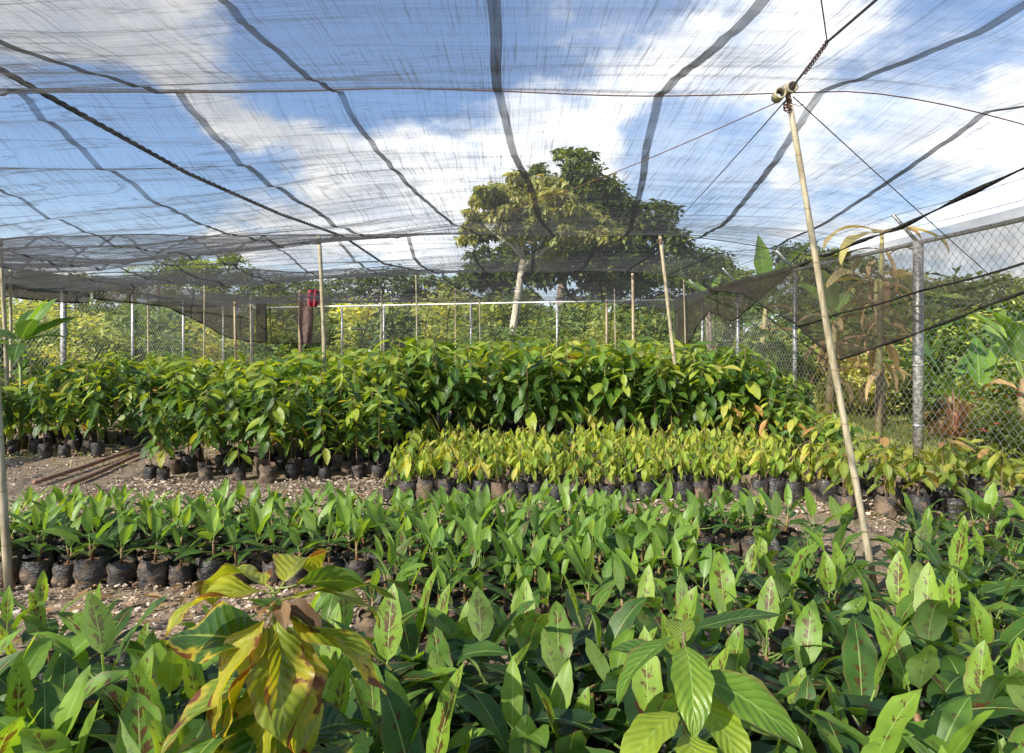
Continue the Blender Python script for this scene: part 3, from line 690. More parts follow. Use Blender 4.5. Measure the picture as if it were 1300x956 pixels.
# curtains hanging from the fences
def curtain(name,label,path,zt,zb,nseam=0,billow=.05,mat='curtain',seamslope=.0,nh=14):
    """path(s)->(x,y), zt(s),zb(s)"""
    root=thing(name,label,'shade net'); mb=MB(); n=90
    def pt(s,t_):
        x,y=path(s); z=zt(s)*(1-t_)+zb(s)*t_; b=billow*noise.noise(Vector((s*9,t_*2,1)))+billow*.4*noise.noise(Vector((s*40,t_*1.5,4)))
        dx,dy=path(min(1,s+.01))[0]-path(max(0,s-.01))[0],path(min(1,s+.01))[1]-path(max(0,s-.01))[1]; l=math.hypot(dx,dy)
        return (x-dy/l*b*(.3+t_),y+dx/l*b*(.3+t_),z)
    for i in range(n+1):
        for j in range(nh+1): mb.v.append(pt(i/n,j/nh))
    mb.a=[(0,0,0)]*len(mb.v); mb.g=[.5]*len(mb.v); k=nh+1
    for i in range(n):
        for j in range(nh): mb.f.append((i*k+j,(i+1)*k+j,(i+1)*k+j+1,i*k+j+1)); mb.m.append(0)
    mb.build('cloth',M[mat],root)
    h=MB(); h.tube([Vector(pt(i/n,1.)) for i in range(n+1)],[.014+.006*math.sin(i*.9) for i in range(n+1)],5); h.build('hem',M['hem'],root)
    for q in range(nseam):
        s0=(q+.5)/nseam; m2=MB(); pp=[]
        for j in range(nh+1):
            t_=j/nh; s=s0+seamslope*t_+.004*math.sin(t_*5+q)
            if 0<=s<=1: pp.append(Vector(pt(s,t_)))
        if len(pp)>3: m2.tube(pp,.014,4); m2.build('seam',M['hem'],root)
def interp(xs_,zs_):
    def f(s): return float(np.interp(s,xs_,zs_))
    return f
# right flap
Y0,Y1=3.,15.5
curtain('shade_net_flap','grey net flap with a pointed lower corner hung along the near right fence','ignored' and (lambda s:(4.50-.05*s+.05*math.sin(s*6),Y0+(Y1-Y0)*s)),
    lambda s:2.70,interp([0,(6-Y0)/12.5,(7.9-Y0)/12.5,(9.4-Y0)/12.5,(11-Y0)/12.5,(13-Y0)/12.5,1.],[1.3,1.95,1.52,1.24,1.85,2.4,2.66]),0,.05)
m=MB(); fl=[]   # seam and turned over edge of the flap
root=[o for o in C.objects if o.name=='shade_net_flap'][0]
ribbon=[P(1055,457,9.4),P(1010,425,10.2),P(960,388,11.6),P(925,365,13.),P(880,347,15.3)]
vs=[]
for i,p in enumerate(ribbon):
    w_=.015+.08*math.sin(PI*i/4); vs+=[tuple(p+Vector((-.06,0,0))),tuple(p+Vector((-.10-w_,0,w_*.9)))]
m.add(vs,[(2*i,2*i+2,2*i+3,2*i+1) for i in range(4)]); m.build('folded_edge',M['curtain'],root)
m=MB(); m.tube([(4.44,5.+i*.3,2.26-.028*i+.01*math.sin(i)) for i in range(20)],.012,5); m.build('seam',M['hem'],root)
curtain('shade_net_flap','shorter grey net flap drooping along the far part of the right fence',(lambda s:(4.48,11.+7.8*s)),
    lambda s:2.68,interp([0,.36,.6,.8,1.],[2.6,1.9,2.2,1.5,1.]),3,.05)
# back curtain and left curtain
FX0,FY0,FX1,FY1=-9.,23.7,4.6,19.0
def fence_pt(s): return (FX0+(FX1-FX0)*s, FY0+(FY1-FY0)*s)
curtain('shade_net_curtain','dark see-through net curtain with slanting seams hung along the rear fence',(lambda s:(fence_pt(.30+.70*s)[0],fence_pt(.30+.70*s)[1]-.25)),
    lambda s:2.62,interp([0,.2,.6,1],[1.3,1.1,.9,.8]),14,.06,'net',-.03)
curtain('shade_net_curtain','grey net curtain drooping deeply at the rear left corner',(lambda s:(-8.6+8.4*max(0,s-.55)*.60/.45*.55,14.+9.*min(1,s/.62)-.8*max(0,s-.62)) if s<.62 else (-8.6+(s-.62)*7.,22.9-(s-.62)*2.)),
    interp([0,.6,1],[2.85,2.95,2.9]),interp([0,.2,.36,.45,.55,.7,1],[2.38,2.36,1.95,1.62,1.5,1.42,1.45]),5,.07)
curtain('shade_net_curtain','long narrow band of grey net sagging along the left fence',(lambda s:(-8.8,5.+9.2*s)),
    interp([0,.6,1],[2.80,2.80,2.80]),interp([0,.5,.9,1],[2.36,2.30,2.26,2.30]),0,.06,'band')

# ---------------------------------------------------------------- poles
def pole(a,b,r0,r1,label,cap=False,name='bamboo_pole',mat='bamboo'):
    a=Vector(a); b=Vector(b); mb=MB(); n=14; d=b-a; pts=[];rad=[]
    for i in range(n+1):
        f=i/n; w_=Vector((.008*math.sin(f*5+a.x),.008*math.cos(f*4+a.y),0))*(1-abs(2*f-1)); pts.append(d*f+w_); rad.append(r0+(r1-r0)*f+.0012*math.sin(i*2.1))
    mb.tube(pts,rad,12)
    return mb,pts
def add_pole(a,b,r0,r1,label,head=None,name='bamboo_pole',mat='bamboo'):
    root=thing(name,label,'pole',a); mb,pts=pole(a,b,r0,r1,label); mb.build('shaft',M[mat],root); top=pts[-1]
    if head=='pipes':
        hb=MB()
        for off,dirv in ((Vector((.004,-.02,.02)),Vector((.1,-1,-.1))),(Vector((-.055,-.01,-.015)),Vector((-.1,-1,.0)))):
            dv=dirv.normalized(); c=top+off; n=14; ref=dv.orthogonal().normalized(); bb=dv.cross(ref); vs=[]
            for rr,dd in ((.034,.05),(.034,-.04),(.026,-.04),(.026,.05)):
                for j in range(n):
                    an=2*PI*j/n; vs.append(tuple(c+dv*(-dd)+(ref*math.cos(an)+bb*math.sin(an))*rr))
            hb.add(vs,[(k*n+j,k*n+(j+1)%n,((k+1)%4)*n+(j+1)%n,((k+1)%4)*n+j) for k in range(4) for j in range(n)])
        hb.build('pipe_end',M['bamboo'],root)
    tb=MB()
    for k in range(5):
        c=top+Vector((0,0,-.05-.014*k)); rr=r1+.006
        tb.tube([c+Vector((math.cos(q*PI/5)*rr,math.sin(q*PI/5)*rr,.006*math.sin(q+k))) for q in range(11)],.0035,4,cap=False)
    for q in range(3):
        c=top+Vector((0,0,-.06)); tb.tube([c+Vector((r1,0,0)),c+Vector((r1+.04*math.cos(q*2),-.03,-.03-.02*q)),c+Vector((r1+.07*math.cos(q*2+.4),-.04,-.02))],.0025,4)
    tb.build('wire_tie',M['rust'],root)
    return root
add_pole((2.18,4.1,0),(1.655,4.1,2.99),.021,.017,'near right bamboo pole leaning left, with two open pipe ends at its top','pipes')
add_pole((-3.02,4.1,0),(-3.20,4.1,2.95),.024,.02,'pale bamboo pole cut by the left edge, rising in front of the small banana seedlings')
add_pole((X(870,9.55),9.55,0),(X(838,9.55),9.55,2.97),.028,.024,'bamboo pole leaning left out of the front of the central thicket')
add_pole((X(417,9.6),9.6,0),(X(405,9.6),9.6,2.98),.030,.026,'upright bamboo pole among the left block, rising right of the red rag')
add_pole((X(12,9.6),9.6,0),(X(0,9.6),9.6,2.95),.03,.026,'thin bamboo pole at the left edge behind the paddle-leaved plant')
far=[(528,340,14.3,530,.03,'bamboo pole topped with net behind the centre left thicket'),(260,340,14.2,258,.028,'thin bamboo pole between the two left fence posts and the pale net gap'),(803,347,14.6,806,.055,'thick pale bamboo pole at the right rear of the thicket'),
     (13,342,11.8,14,.045,'paired bamboo pole close to the left edge behind the paddle leaves'),(187,370,17,188,.03,'short thin stake left of the drooping net corner'),(298,383,17.5,299,.06,'thick brown post under the drooping net'),
     (381,368,18.,381,.08,'wooden post carrying the red rag'),(318,378,18.6,319,.04,'slim stake seen through the drooping rear curtain'),(578,366,18.,578,.03,'slim stake left of the pale tree trunk'),(780,367,18.,783,.03,'slim stake just left of the thick right rear pole'),
     (770,380,19.0,771,.06,'squat pale post by the rear fence right of the tree'),(609,380,18.6,610,.035,'short stake in front of the tree trunk foot'),(484,370,18.4,484,.035,'white-tipped stake standing before the rear fence'),(868,355,17.,872,.03,'slim stake near the corner of the right fence')]
random.seed(3)
for px,py,d,bx,wd,lab in far:
    p=P(px,py,d); add_pole((X(bx,d),d,0),tuple(p),wd*.6,wd*.5,lab,name='bamboo_pole' if wd<.05 else 'wooden_post',mat='bamboo' if wd<.05 else 'wood')

# ---------------------------------------------------------------- wires and rope
def sagline(a,b,s,n=24):
    a=Vector(a);b=Vector(b); return [a.lerp(b,i/n)-Vector((0,0,s*4*(i/n)*(1-i/n))) for i in range(n+1)]
def wire(name,label,pts,r,mat='wire',cat='wire'):
    mb=MB(); mb.tube(pts,r,5); return tag(mb.build(name,M[mat]),label,cat)
for y,lab in ((4.1,'rusty wire stretched straight across under the net at the near pole row'),(9.6,'dark wire across under the net at the second pole row'),(14.4,'dark wire across under the net at the third pole row')):
    pts=[(x,y,Zr(x,y)-.012-.01*math.sin(x*2)) for x in np.arange(-8.8,XR(y),.2)]
    wire('support_wire',lab,pts,.004 if y<5 else .006,'rust' if y<5 else 'wire')
wire('support_wire','thin wire running from the leaning right pole back to the next pole',sagline((1.63,4.1,2.93),(2.07,9.5,2.95),.02),.004)
wire('support_wire','rusty wire branching up and left from the knotted wire above the right pole',sagline((1.56,3.38,2.98),(1.15,2.6,2.97),-.01)+sagline((1.15,2.6,2.97),(1.0,.5,2.97),0),.0035,'rust')
wire('support_wire','dark doubled wire running from the right pole top towards the viewer',sagline((1.66,4.06,3.0),(1.56,3.38,2.98),.0)+sagline((1.56,3.38,2.98),(1.66,1.2,2.98),.0),.007)
k=MB()
for q in range(40):
    f=q/39; c=Vector((1.66,4.0,2.995)).lerp(Vector((1.56,3.38,2.98)),.25+.75*f); an=q*1.3; k.v.append(None) if False else None
k.tube([Vector((1.66,4.0,2.995)).lerp(Vector((1.56,3.38,2.98)),.3+.7*q/60)+Vector((math.cos(q*1.1)*.011,0,math.sin(q*1.1)*.011)) for q in range(61)],.0035,4)
tag(k.build('wire_knot',M['rust']),'rusty wire twisted round the doubled wire above the right pole','wire')
wire('guy_wire','thin guy wire slanting down from the right pole top to the fence',sagline((1.68,4.08,2.96),(4.62,6.1,1.78),.01),.0035)
wire('support_wire','thin rusty wire slanting left from the right pole top under the net',sagline((1.62,4.12,2.95),(.0,6.5,2.74),.03),.0035,'rust')
def rope():
    path=[Vector((-3.0,1.0,3.0)),Vector((-2.95,2.4,3.02)),Vector((-2.92,3.9,3.05)),Vector((-2.86,6.,2.98)),Vector((-2.72,8.,2.99)),Vector((-2.45,9.9,3.02)),Vector((-2.25,12,2.86)),Vector((-1.9,14.4,2.97))]
    r=thing('rope','thick black twisted rope running along the left side over the pole tops','rope')
    n=620
    def at(f):
        q=f*(len(path)-1); i=min(int(q),len(path)-2); return path[i].lerp(path[i+1],q-i)
    for s in range(3):
        mb=MB(); mb.tube([at(i/n)+Vector((math.cos(i*.5+s*2.09),0,math.sin(i*.5+s*2.09)))*.010 for i in range(n+1)],.010,5); mb.build('strand',M['rope'],r)
    hb=MB(); random.seed(4)
    for i in range(0,60):
        c=at(U(0,.9)); hb.tube([c,c+Vector((U(-.03,.03),U(-.03,.03),U(-.03,.03))),c+Vector((U(-.05,.05),U(-.05,.05),U(-.04,.05)))],.0015,3)
    hb.build('frayed_fibre',M['rope'],r)
rope()
# thick gathered folds of the net on the left
def fold(label,pts,r,mat='hem'):
    mb=MB(); P_=[Vector(p) for p in pts]; n=60; out=[];rad=[]
    for i in range(n+1):
        q=i/n*(len(P_)-1); a=min(int(q),len(P_)-2); c=P_[a].lerp(P_[a+1],q-a); out.append(c+Vector((0,0,.012*math.sin(i*.7)))); rad.append(r*(.7+.5*abs(math.sin(i*.33))))
    mb.tube(out,rad,5); return mb
# ---------------------------------------------------------------- chain link fences
def chain_panel(L_,H,cell=.115):
    mb=MB(); nx=max(1,int(round(L_/cell))); cw=L_/nx; nz=int(round((H)/cell)); ch=H/nz; r=.0026
    for i in range(nx):
        x=i*cw; pts=[]
        for j in range(2*nz+1):
            zz=j*ch/2; off=(cw/2 if j%2 else -.0)*1.06
            pts.append((x+off,.004*(1 if j%2 else -1),zz))
        mb.tube(pts,r,3,cap=False)
        pts=[(x+cw-(cw/2 if j%2 else 0)*1.06,.004*(-1 if j%2 else 1),j*ch/2) for j in range(2*nz+1)]
        mb.tube(pts,r,3,cap=False)
    return mb
def fence(label,posts,H,arm=None,rp=.036,thick=(),rail=True,wires=True,gate=False):
    root=thing('chain_link_fence',label,'fence',(posts[0][0],posts[0][1],0)); o=Vector((posts[0][0],posts[0][1],0))
    cache={}
    pp=[Vector((x,y,0))-o for x,y in posts]
    for i,p in enumerate(pp):
        mb=MB(); r=rp*(1.55 if i in thick else 1.); mb.tube([p,p+Vector((0,0,H*.5)),p+Vector((0,0,H+.02))],r,14)
        for zz in (.5,1.2,1.9): mb.tube([p+Vector((0,0,zz)),p+Vector((0,0,zz+.025))],r+.006,14)
        po=mb.build('post',M['galv'],root)
        if arm:
            a=MB(); t0=p+Vector((0,0,H)); t1=t0+Vector(arm); a.tube([t0,t1],[.022,.02],6); a.build('arm',M['galv'],root)
    for a,b in zip(pp[:-1],pp[1:]):
        d=b-a; L_=d.length; key=round(L_,1)
        if key not in cache: cache[key]=chain_panel(key,H-.1).build('wire_mesh',M['chain'],root); c=cache[key]
        else: c=cache[key].copy(); C.objects.link(c); c.parent=root
        off=Vector((-d.y,d.x,0)).normalized()*(-.05)
        c.location=a+off+Vector((0,0,.08)); c.rotation_euler=(0,0,math.atan2(d.y,d.x)); c.scale=(L_/key,1,1)
    if rail:
        mb=MB(); mb.tube([p+Vector((0,0,H)) for p in pp],.027,10); mb.build('rail',M['galv'],root)
    for z in (.1,H-.75):
        mb=MB(); mb.tube([p+Vector((0,0,z)) for p in pp],.002,4); mb.build('tension_wire',M['chain'],root)
    if arm:
        for f in (.95,.5):
            mb=MB(); A=Vector(arm)*f; line=[]
            for a,b in zip(pp[:-1],pp[1:]):
                line+=[a.lerp(b,k/8)+Vector((0,0,H-.03*math.sin(PI*k/8)))+A for k in range(8)]
            mb.tube(line,.003,4); 
            tot=len(line)
            for q in range(int(tot*1.5)):
                c=line[int(q/1.5)].lerp(line[min(tot-1,int(q/1.5)+1)],(q/1.5)%1); mb.tube([c+Vector((-.015,.0,.015)),c+Vector((.015,.0,-.015))],.0015,3)
            mb.build('barbed_wire',M['wire'],root)
fence('tall galvanised chain link fence with slanted arms along the right side',[(4.9,2.1),(4.86,5.1),(4.76,8.0),(4.6,11.1),(4.6,13.9),(4.6,16.5),(4.6,19.0)],2.65,(-.33,-.05,.33),thick=(2,))
fp=[fence_pt(s) for s in (0,.12,.2436,.357,.5685-.0,.76,1.)]
fp=[(FX0,FY0),(-7.1,23.05),(-5.6,22.5),(-4.13,22.0),(-1.26,21.0),(1.33,20.1),(4.6,19.0)]
fence('chain link fence with a pale top rail closing the rear of the nursery',fp,2.65,None)
fence('chain link fence with steel posts along the left side under the net band',[(-9,11.2),(-9,13.7),(-9,16.2),(-9,18.7),(-9,21.3),(-9,23.6)],2.65,None,thick=(1,))

# rag and cloth
def cloth(name,label,cat,c,w_,h,depth,mat,seed,folds=5):
    random.seed(seed); mb=MB(); nx,nz=22,16
    for j in range(nz+1):
        t_=j/nz
        for i in range(nx+1):
            s=i/nx-.5; ww=w_*(.55+.45*math.sin(PI*min(1,t_*.8+.2))+.1*t_)
            mb.v.append((s*ww+.04*w_*noise.noise(Vector((t_*4,seed,i*.1))), depth*math.sin(s*folds*2*PI+t_*2+seed)*(.5+.5*t_)-.06, -t_*h+.05*h*noise.noise(Vector((s*6,seed,0)))))
    mb.a=[(0,0,0)]*len(mb.v); mb.g=[.5]*len(mb.v)
    for j in range(nz):
        for i in range(nx):
            a=j*(nx+1)+i; mb.f.append((a,a+1,a+nx+2,a+nx+1)); mb.m.append(0)
    o=mb.build(name,M[mat],loc=c); so=o.modifiers.new('thick','SOLIDIFY'); so.thickness=.01
    tag(o,label,cat)
cloth('dark_cloth','long dark brown cloth hanging from the wooden post below the red rag','cloth',P(389,372,17.9),.36,1.35,.04,'cloth_dark',2,1.3)
cloth('red_rag','bunched red rag tied at the top of the wooden post','rag',P(399,368,17.7),.30,.44,.06,'cloth_red',8,1.9)
# rusty pipes on the path
for i,(a,b,lab) in enumerate((((-4.9,7.0,.05),(-5.15,10.1,.06),'long rusty pipe lying on the left path, the farther of two'),((-4.55,6.9,.04),(-4.75,8.9,.05),'rusty pipe lying on the left path nearer the bags'))):
    root=thing('rusty_pipe',lab,'pipe',a); mb=MB(); d=Vector(b)-Vector(a); mb.tube([d*f+Vector((.04*math.sin(f*4+i),0,0)) for f in [q/10 for q in range(11)]],.024,10); mb.build('shaft',M['pipe'],root)
# wooden board near right seedlings
root=thing('timber_board','weathered board lying behind the red-leaved seedlings on the right','board',(4.1,7.1,.0),R(-12)); mb=MB(); mb.box((0,0,.10),(.75,.08,.02)); mb.build('plank',M['wood'],root); mb=MB(); mb.box((-.5,0,.04),(.05,.07,.04)); mb.build('block',M['wood'],root); mb=MB(); mb.box((.5,0,.04),(.05,.07,.04)); mb.build('block',M['wood'],root)

# ---------------------------------------------------------------- vegetation outside
def cards(mb,pts,size,ages,droop=0.,asp=.42,m=0):
    """one folded leaf per point (numpy)"""
    pts=np.asarray(pts); n=len(pts)
    az=np.random.uniform(0,2*PI,n); el=np.random.uniform(-.9,.7,n)-droop
    T=np.stack([np.cos(el)*np.cos(az),np.cos(el)*np.sin(az),np.sin(el)],1)
    S=np.stack([-np.sin(az),np.cos(az),np.zeros(n)],1); N=np.cross(T,S); ro=np.random.uniform(-.8,.8,n)[:,None]
    S=S*np.cos(ro)+N*np.sin(ro); L_=(size*np.random.uniform(.6,1.3,n))[:,None]
    a=pts; b=pts+T*L_*.45+S*L_*asp*.5; c=pts+T*L_*.98-N*L_*.12; d=pts+T*L_*.45-S*L_*asp*.5
    V=np.stack([a,d,c,b],1).reshape(-1,3); o=len(mb.v)
    mb.v.extend(map(tuple,V.tolist())); r=np.random.rand(n)
    for i in range(n):
        mb.f.append((o+4*i,o+4*i+1,o+4*i+2,o+4*i+3)); q=r[i]; mb.a+= [(0,.3,q),(.5,-.9,q),(1,.3,q),(.5,.9,q)]; g=float(ages[i]); mb.g+=[g,g,g,g]
    mb.m.extend([m]*n)
def shrub_mesh(seed,n=2600,size=.1,lumps=9,H=1.,W=1.):
    np.random.seed(seed); rn=random.Random(seed); mb=MB(); cs=[]
    for _ in range(lumps):
        a=rn.uniform(0,2*PI); r=rn.uniform(0,.7)**.7*W*.6; cs.append((r*math.cos(a),r*math.sin(a),rn.uniform(.15,.78)*H*(1-.35*(r/W)),rn.uniform(.18,.36)*W))
    pts=[];ag=[]
    for c in cs:
        k=n//lumps; d=np.random.normal(size=(k,3)); d/=np.linalg.norm(d,axis=1)[:,None]; rr=c[3]*np.random.uniform(.35,1.,k)**.5*(1+.3*np.sin(d[:,0]*5+c[0]*9)*np.cos(d[:,2]*6))
        p=d*rr[:,None]+np.array(c[:3]); p[:,2]=np.abs(p[:,2]); pts.append(p); ag.append(np.clip(np.random.normal(.5+rn.uniform(-.15,.15),.18,k),0,1))
    cards(mb,np.concatenate(pts),size,np.concatenate(ag)); st=MB()
    for c in cs[:6]: st.tube([(0,0,0),(c[0]*.4,c[1]*.4,c[2]*.5),tuple(c[:3])],[.02*W,.014*W,.006*W],4)
    return st,mb
SH=[]
for i in range(6):
    st,mb=shrub_mesh(700+i,3200,.085+.02*(i%3),10+i)
    r=thing('shrub','shrub','shrub'); parts=[st.build('branch',M['bark'],r),mb.build('foliage',M[('shrub_light','shrub','shrub_dark')[i%3]],r)]; SH.append(finish(r,parts))
usedS=[False]*6
def put_shrub(x,y,s,lab,grp=None,k=None,zs=1.):
    if y>19 and abs(x/y*F+650-655)<34 and y<30: return
    k=random.randrange(6) if k is None else k
    if not usedS[k]:
        usedS[k]=True; r=SH[k]; r.location=(x,y,0); r.rotation_euler=(0,0,U(0,6)); r.scale=(s,s,s*zs); r['label']=lab
        if grp: r['group']=grp
        return r
    r=dup(SH[k],(x,y,0),U(0,6),(s,s,s*zs),lab,grp)
    return r
random.seed(41)
g='shrubs beyond the left fence'; lab='yellow-green shrub in the thick growth beyond the left fence'
for i in range(34):
    y=U(15,27); x=-9.8-U(0,1.)*(y*.75-9 if y>13 else 2); x=max(x,-.8*y-1.5); put_shrub(x,y,U(1.5,2.3),lab,g,zs=U(.8,1.1))
g='shrubs beyond the rear fence'; lab='mid-green shrub in the growth behind the rear fence'
for i in range(40):
    f=(i+.5)/40; x=-10+16*f+U(-.5,.5); y=fence_pt((x+9)/13.6)[1]+U(1.,7.); put_shrub(x,y,U(1.6,2.7),lab,g,zs=U(.8,1.15))
g='shrubs beyond the right fence'; lab='small-leaved light green shrub beyond the lawn on the right'
for i in range(34):
    y=U(13.6,20); x=U(5.6,.62*y+5.5); put_shrub(x,y,U(1.3,2.1),lab,g,k=random.choice((0,3,0,3,1,4)),zs=U(.8,1.05))
for i,(px,d,s) in enumerate([(1110,14.3,1.25),(1150,14.,1.2),(1210,12.2,1.2),(1260,11.,1.3),(1300,9.5,1.2),(1180,14.5,1.5),(1265,8.8,.8)]):
    put_shrub(X(px,d),d,s,'dense small-leaved shrub standing at the lawn edge right of the thick post','shrubs at the lawn edge',k=(0,1,2,3,4,1,3)[i])

random.seed(43)
for i in range(26):
    f=(i+.5)/26; x=-14+22*f+U(-.5,.5); y=fence_pt((x+9)/13.6)[1]+U(6,12); put_shrub(x,y,U(3.0,4.2),'tall rounded bush standing behind the lower shrubs at the rear','tall bushes at the rear',zs=U(.8,1.05))
for i in range(12):
    y=U(16,24); x=U(.36,.62)*y+1.5; put_shrub(x,y,U(2.6,3.6),'tall bush behind the lawn and low shrubs on the right','tall bushes on the right',k=random.choice((0,2,4)),zs=U(.8,1.))
for i in range(14):
    y=U(18,30); x=-10-U(3,9); put_shrub(x,y,U(2.6,3.6),'tall bush rising behind the growth beyond the left fence','tall bushes on the left',zs=U(.8,1.))
# generic trees
def tree_mesh(seed,H,Wd,n,size,trunk_r,clumps=34,lowf=.35,pale=False,droop=.1):
    rn=random.Random(seed); np.random.seed(seed); tr=MB(); cr=MB(); base=Vector((0,0,0)); fork=Vector((rn.uniform(-.3,.3),rn.uniform(-.3,.3),H*lowf))
    tr.tube([(0,0,-.1),tuple(fork*.5+Vector((.1,0,0))),tuple(fork)],[trunk_r,trunk_r*.8,trunk_r*.65],8)
    pts=[];ag=[]; k=n//clumps
    for c in range(clumps):
        a=rn.uniform(0,2*PI); zf=rn.uniform(lowf*.9,.97); prof=math.sin(PI*min(1,((zf-lowf*.7)/(1-lowf*.7)))**.75)**.6
        r=Wd*.5*prof*rn.uniform(.25,1.)**.6; p=Vector((r*math.cos(a),r*math.sin(a),H*zf))
        if c%2==0:
            q=fork.lerp(p,.55)+Vector((0,0,-.1*H*.3)); tr.tube([tuple(fork),tuple(q),tuple(p)],[trunk_r*.4,trunk_r*.22,trunk_r*.06],5)
        cw=Wd*rn.uniform(.07,.15); d=np.random.normal(size=(k,3)); d/=np.linalg.norm(d,axis=1)[:,None]; rr=cw*np.random.uniform(.1,1.,k)**.5
        P_=d*rr[:,None]*np.array([1.2,1.2,.7])+np.array(p); pts.append(P_); ag.append(np.clip(np.random.normal(.5+rn.uniform(-.2,.2),.16,k),0,1))
    cards(cr,np.concatenate(pts),size,np.concatenate(ag),droop)
    return tr,cr
def tree_thing(name,label,x,y,tr,cr,bm,lm,rz=0,group=None):
    r=thing(name,label,'tree',(x,y,0),rz,group); return finish(r,[tr.build('trunk',bm,r),cr.build('crown',lm,r)])
# the big dark tree and the pale-trunked tree in front of it
def clump_tree(name,label,d0,trunk,tr_r,branches,clumps,n,size,bm,lm,yr,droop,seed,base_px):
    random.seed(seed); np.random.seed(seed); base=Vector((X(base_px,d0),d0,0)); tr=MB(); cr=MB()
    T=[P(px,py,d0+dy)-base for px,py,dy in trunk]; T=[Vector((0,0,-.1))]+T
    tr.tube(T,[tr_r*(1-.45*i/len(T)) for i in range(len(T))],10)
    for br in branches:
        Bp=[P(px,py,d0+dy)-base for px,py,dy in br]; tr.tube(Bp,[tr_r*.5*(1-.75*i/(len(Bp)-1)) for i in range(len(Bp))],6)
    pts=[];ag=[]; tot=sum(c[2]**2 for c in clumps)
    for px,py,r in clumps:
        c=P(px,py,d0)-base; c.y=random.uniform(-yr,yr); rad=r*d0/F; k=int(n*r*r/tot); sub=max(4,int(k/90))
        for s_ in range(sub):
            dd=Vector((random.gauss(0,1),random.gauss(0,1),random.gauss(0,1))).normalized()*rad*random.uniform(.3,1.)**.5; cc=c+Vector((dd.x,dd.y*1.2,dd.z*.8)); kk=k//sub
            d=np.random.normal(size=(kk,3)); d/=np.linalg.norm(d,axis=1)[:,None]; rr=rad*.42*np.random.uniform(.05,1.,kk)**.5
            pts.append(d*rr[:,None]*np.array([1.15,1.15,.6])+np.array(cc)); ag.append(np.clip(np.random.normal(.5+random.uniform(-.25,.25),.15,kk),0,1))
    cards(cr,np.concatenate(pts),size,np.concatenate(ag),droop)
    r=thing(name,label,'tree',base); tr.build('trunk',bm,r); cr.build('crown',lm,r)
dark_cl=[(672,226,22),(725,222,26),(790,262,28),(752,246,30),(700,250,34),(740,262,34),(680,240,22),(780,275,34),(815,310,34),(760,320,40),(660,330,36),(715,300,40),(620,345,28),(820,350,30),(780,355,34),(600,350,24),(710,225,26),(745,230,26),(775,240,28),(800,265,30),(820,290,30),(838,320,25),(845,345,20),(760,270,36),(720,260,30),(790,310,36),(740,320,40),(700,345,34),(650,350,36),(610,325,24),(595,345,22),(600,300,18),(640,300,28),(800,350,32),(680,300,40),(590,370,20),(845,370,20),(620,280,22),(745,365,34),(660,385,20),(820,380,22),(620,372,22)]
clump_tree('broad_tree','large dark green tree with a wide crown behind the pale-trunked tree',37,[(715,430,0),(712,380,0),(718,330,0)],.32,[[(718,335,0),(760,290,1),(800,260,1)],[(716,345,0),(680,310,-1),(640,300,-2)],[(718,330,0),(735,270,0),(740,235,0)]],dark_cl,36000,.42,M['bark'],M['tree'],3.2,.15,61,715)
pale_cl=[(640,232,22),(665,232,20),(620,250,22),(605,268,18),(650,255,26),(690,245,24),(715,262,24),(600,285,14),(590,295,10),(690,275,26),(740,270,22),(745,295,20),(770,285,16),(720,300,20),(640,275,20),(665,285,18),(775,305,14),(705,320,14)]
clump_tree('pale_trunked_tree','slender tree with a pale bark trunk and drooping yellowish leaves rising beyond the rear fence',29,[(652,415,0),(657,380,0),(661,350,0),(664,330,0)],.19,
  [[(664,335,0),(655,305,0),(648,280,-.5),(640,262,-.5)],[(664,335,0),(662,300,0),(652,270,0),(648,250,0)],[(661,322,0),(672,290,.3),(685,272,.5),(692,258,.5)],[(664,340,0),(678,326,0),(690,300,-.3),(710,280,-.5),(722,265,-.5)],[(678,328,0),(700,312,0),(728,298,0),(745,285,0)],[(664,330,0),(650,312,0),(632,300,0),(615,285,0)]],
  pale_cl,10500,.40,M['bark_pale'],M['tree_pale'],1.6,.65,62,648)
TR=[]
for i in range(5):
    tr,cr=tree_mesh(800+i,6.5,5.2+.4*i,5200,.30,.16,clumps=30+3*i,lowf=.22); TR.append(tree_thing('tree','tree',0,0,tr,cr,M['bark'],M['tree'] if i%2==0 else M['shrub']))
usedT=[False]*5
def put_tree(x,y,s,lab,grp=None,k=None):
    k=random.randrange(5) if k is None else k
    if not usedT[k]:
        usedT[k]=True; r=TR[k]; r.location=(x,y,0); r.scale=(s,s,s); r['label']=lab
        if grp: r['group']=grp
        return r
    return dup(TR[k],(x,y,0),U(0,6),s,lab,grp)
random.seed(51)
for (px,py,d) in [(-40,345,34),(40,348,36),(100,352,42),(160,358,45),(235,330,40),(280,328,38),(330,362,48),(370,355,36),(410,358,40),(455,350,34),(500,345,34),(540,352,36),(575,355,40)]:
    z=EYE+(433-py)/F*d; put_tree(X(px,d),d,z/6.3,'leafy tree in the distant line seen through the net left of the big tree','trees of the left skyline')
for (px,py,d) in [(880,318,36),(905,330,40),(860,335,30),(935,345,34),(1010,312,32),(1045,322,30),(1090,330,28),(1150,350,26),(1200,360,26),(1255,355,24),(1310,350,24)]:
    z=EYE+(433-py)/F*d; put_tree(X(px,d),d,z/6.3,'dark tree in the distant line right of the big tree','trees of the right skyline')
for i in range(26):
    d=U(50,75); px=-60+1420*i/25; z=EYE+(433-U(372,388))/F*d; put_tree(X(px,d),d,z/6.3,'far hazy tree low on the horizon','trees low on the horizon')

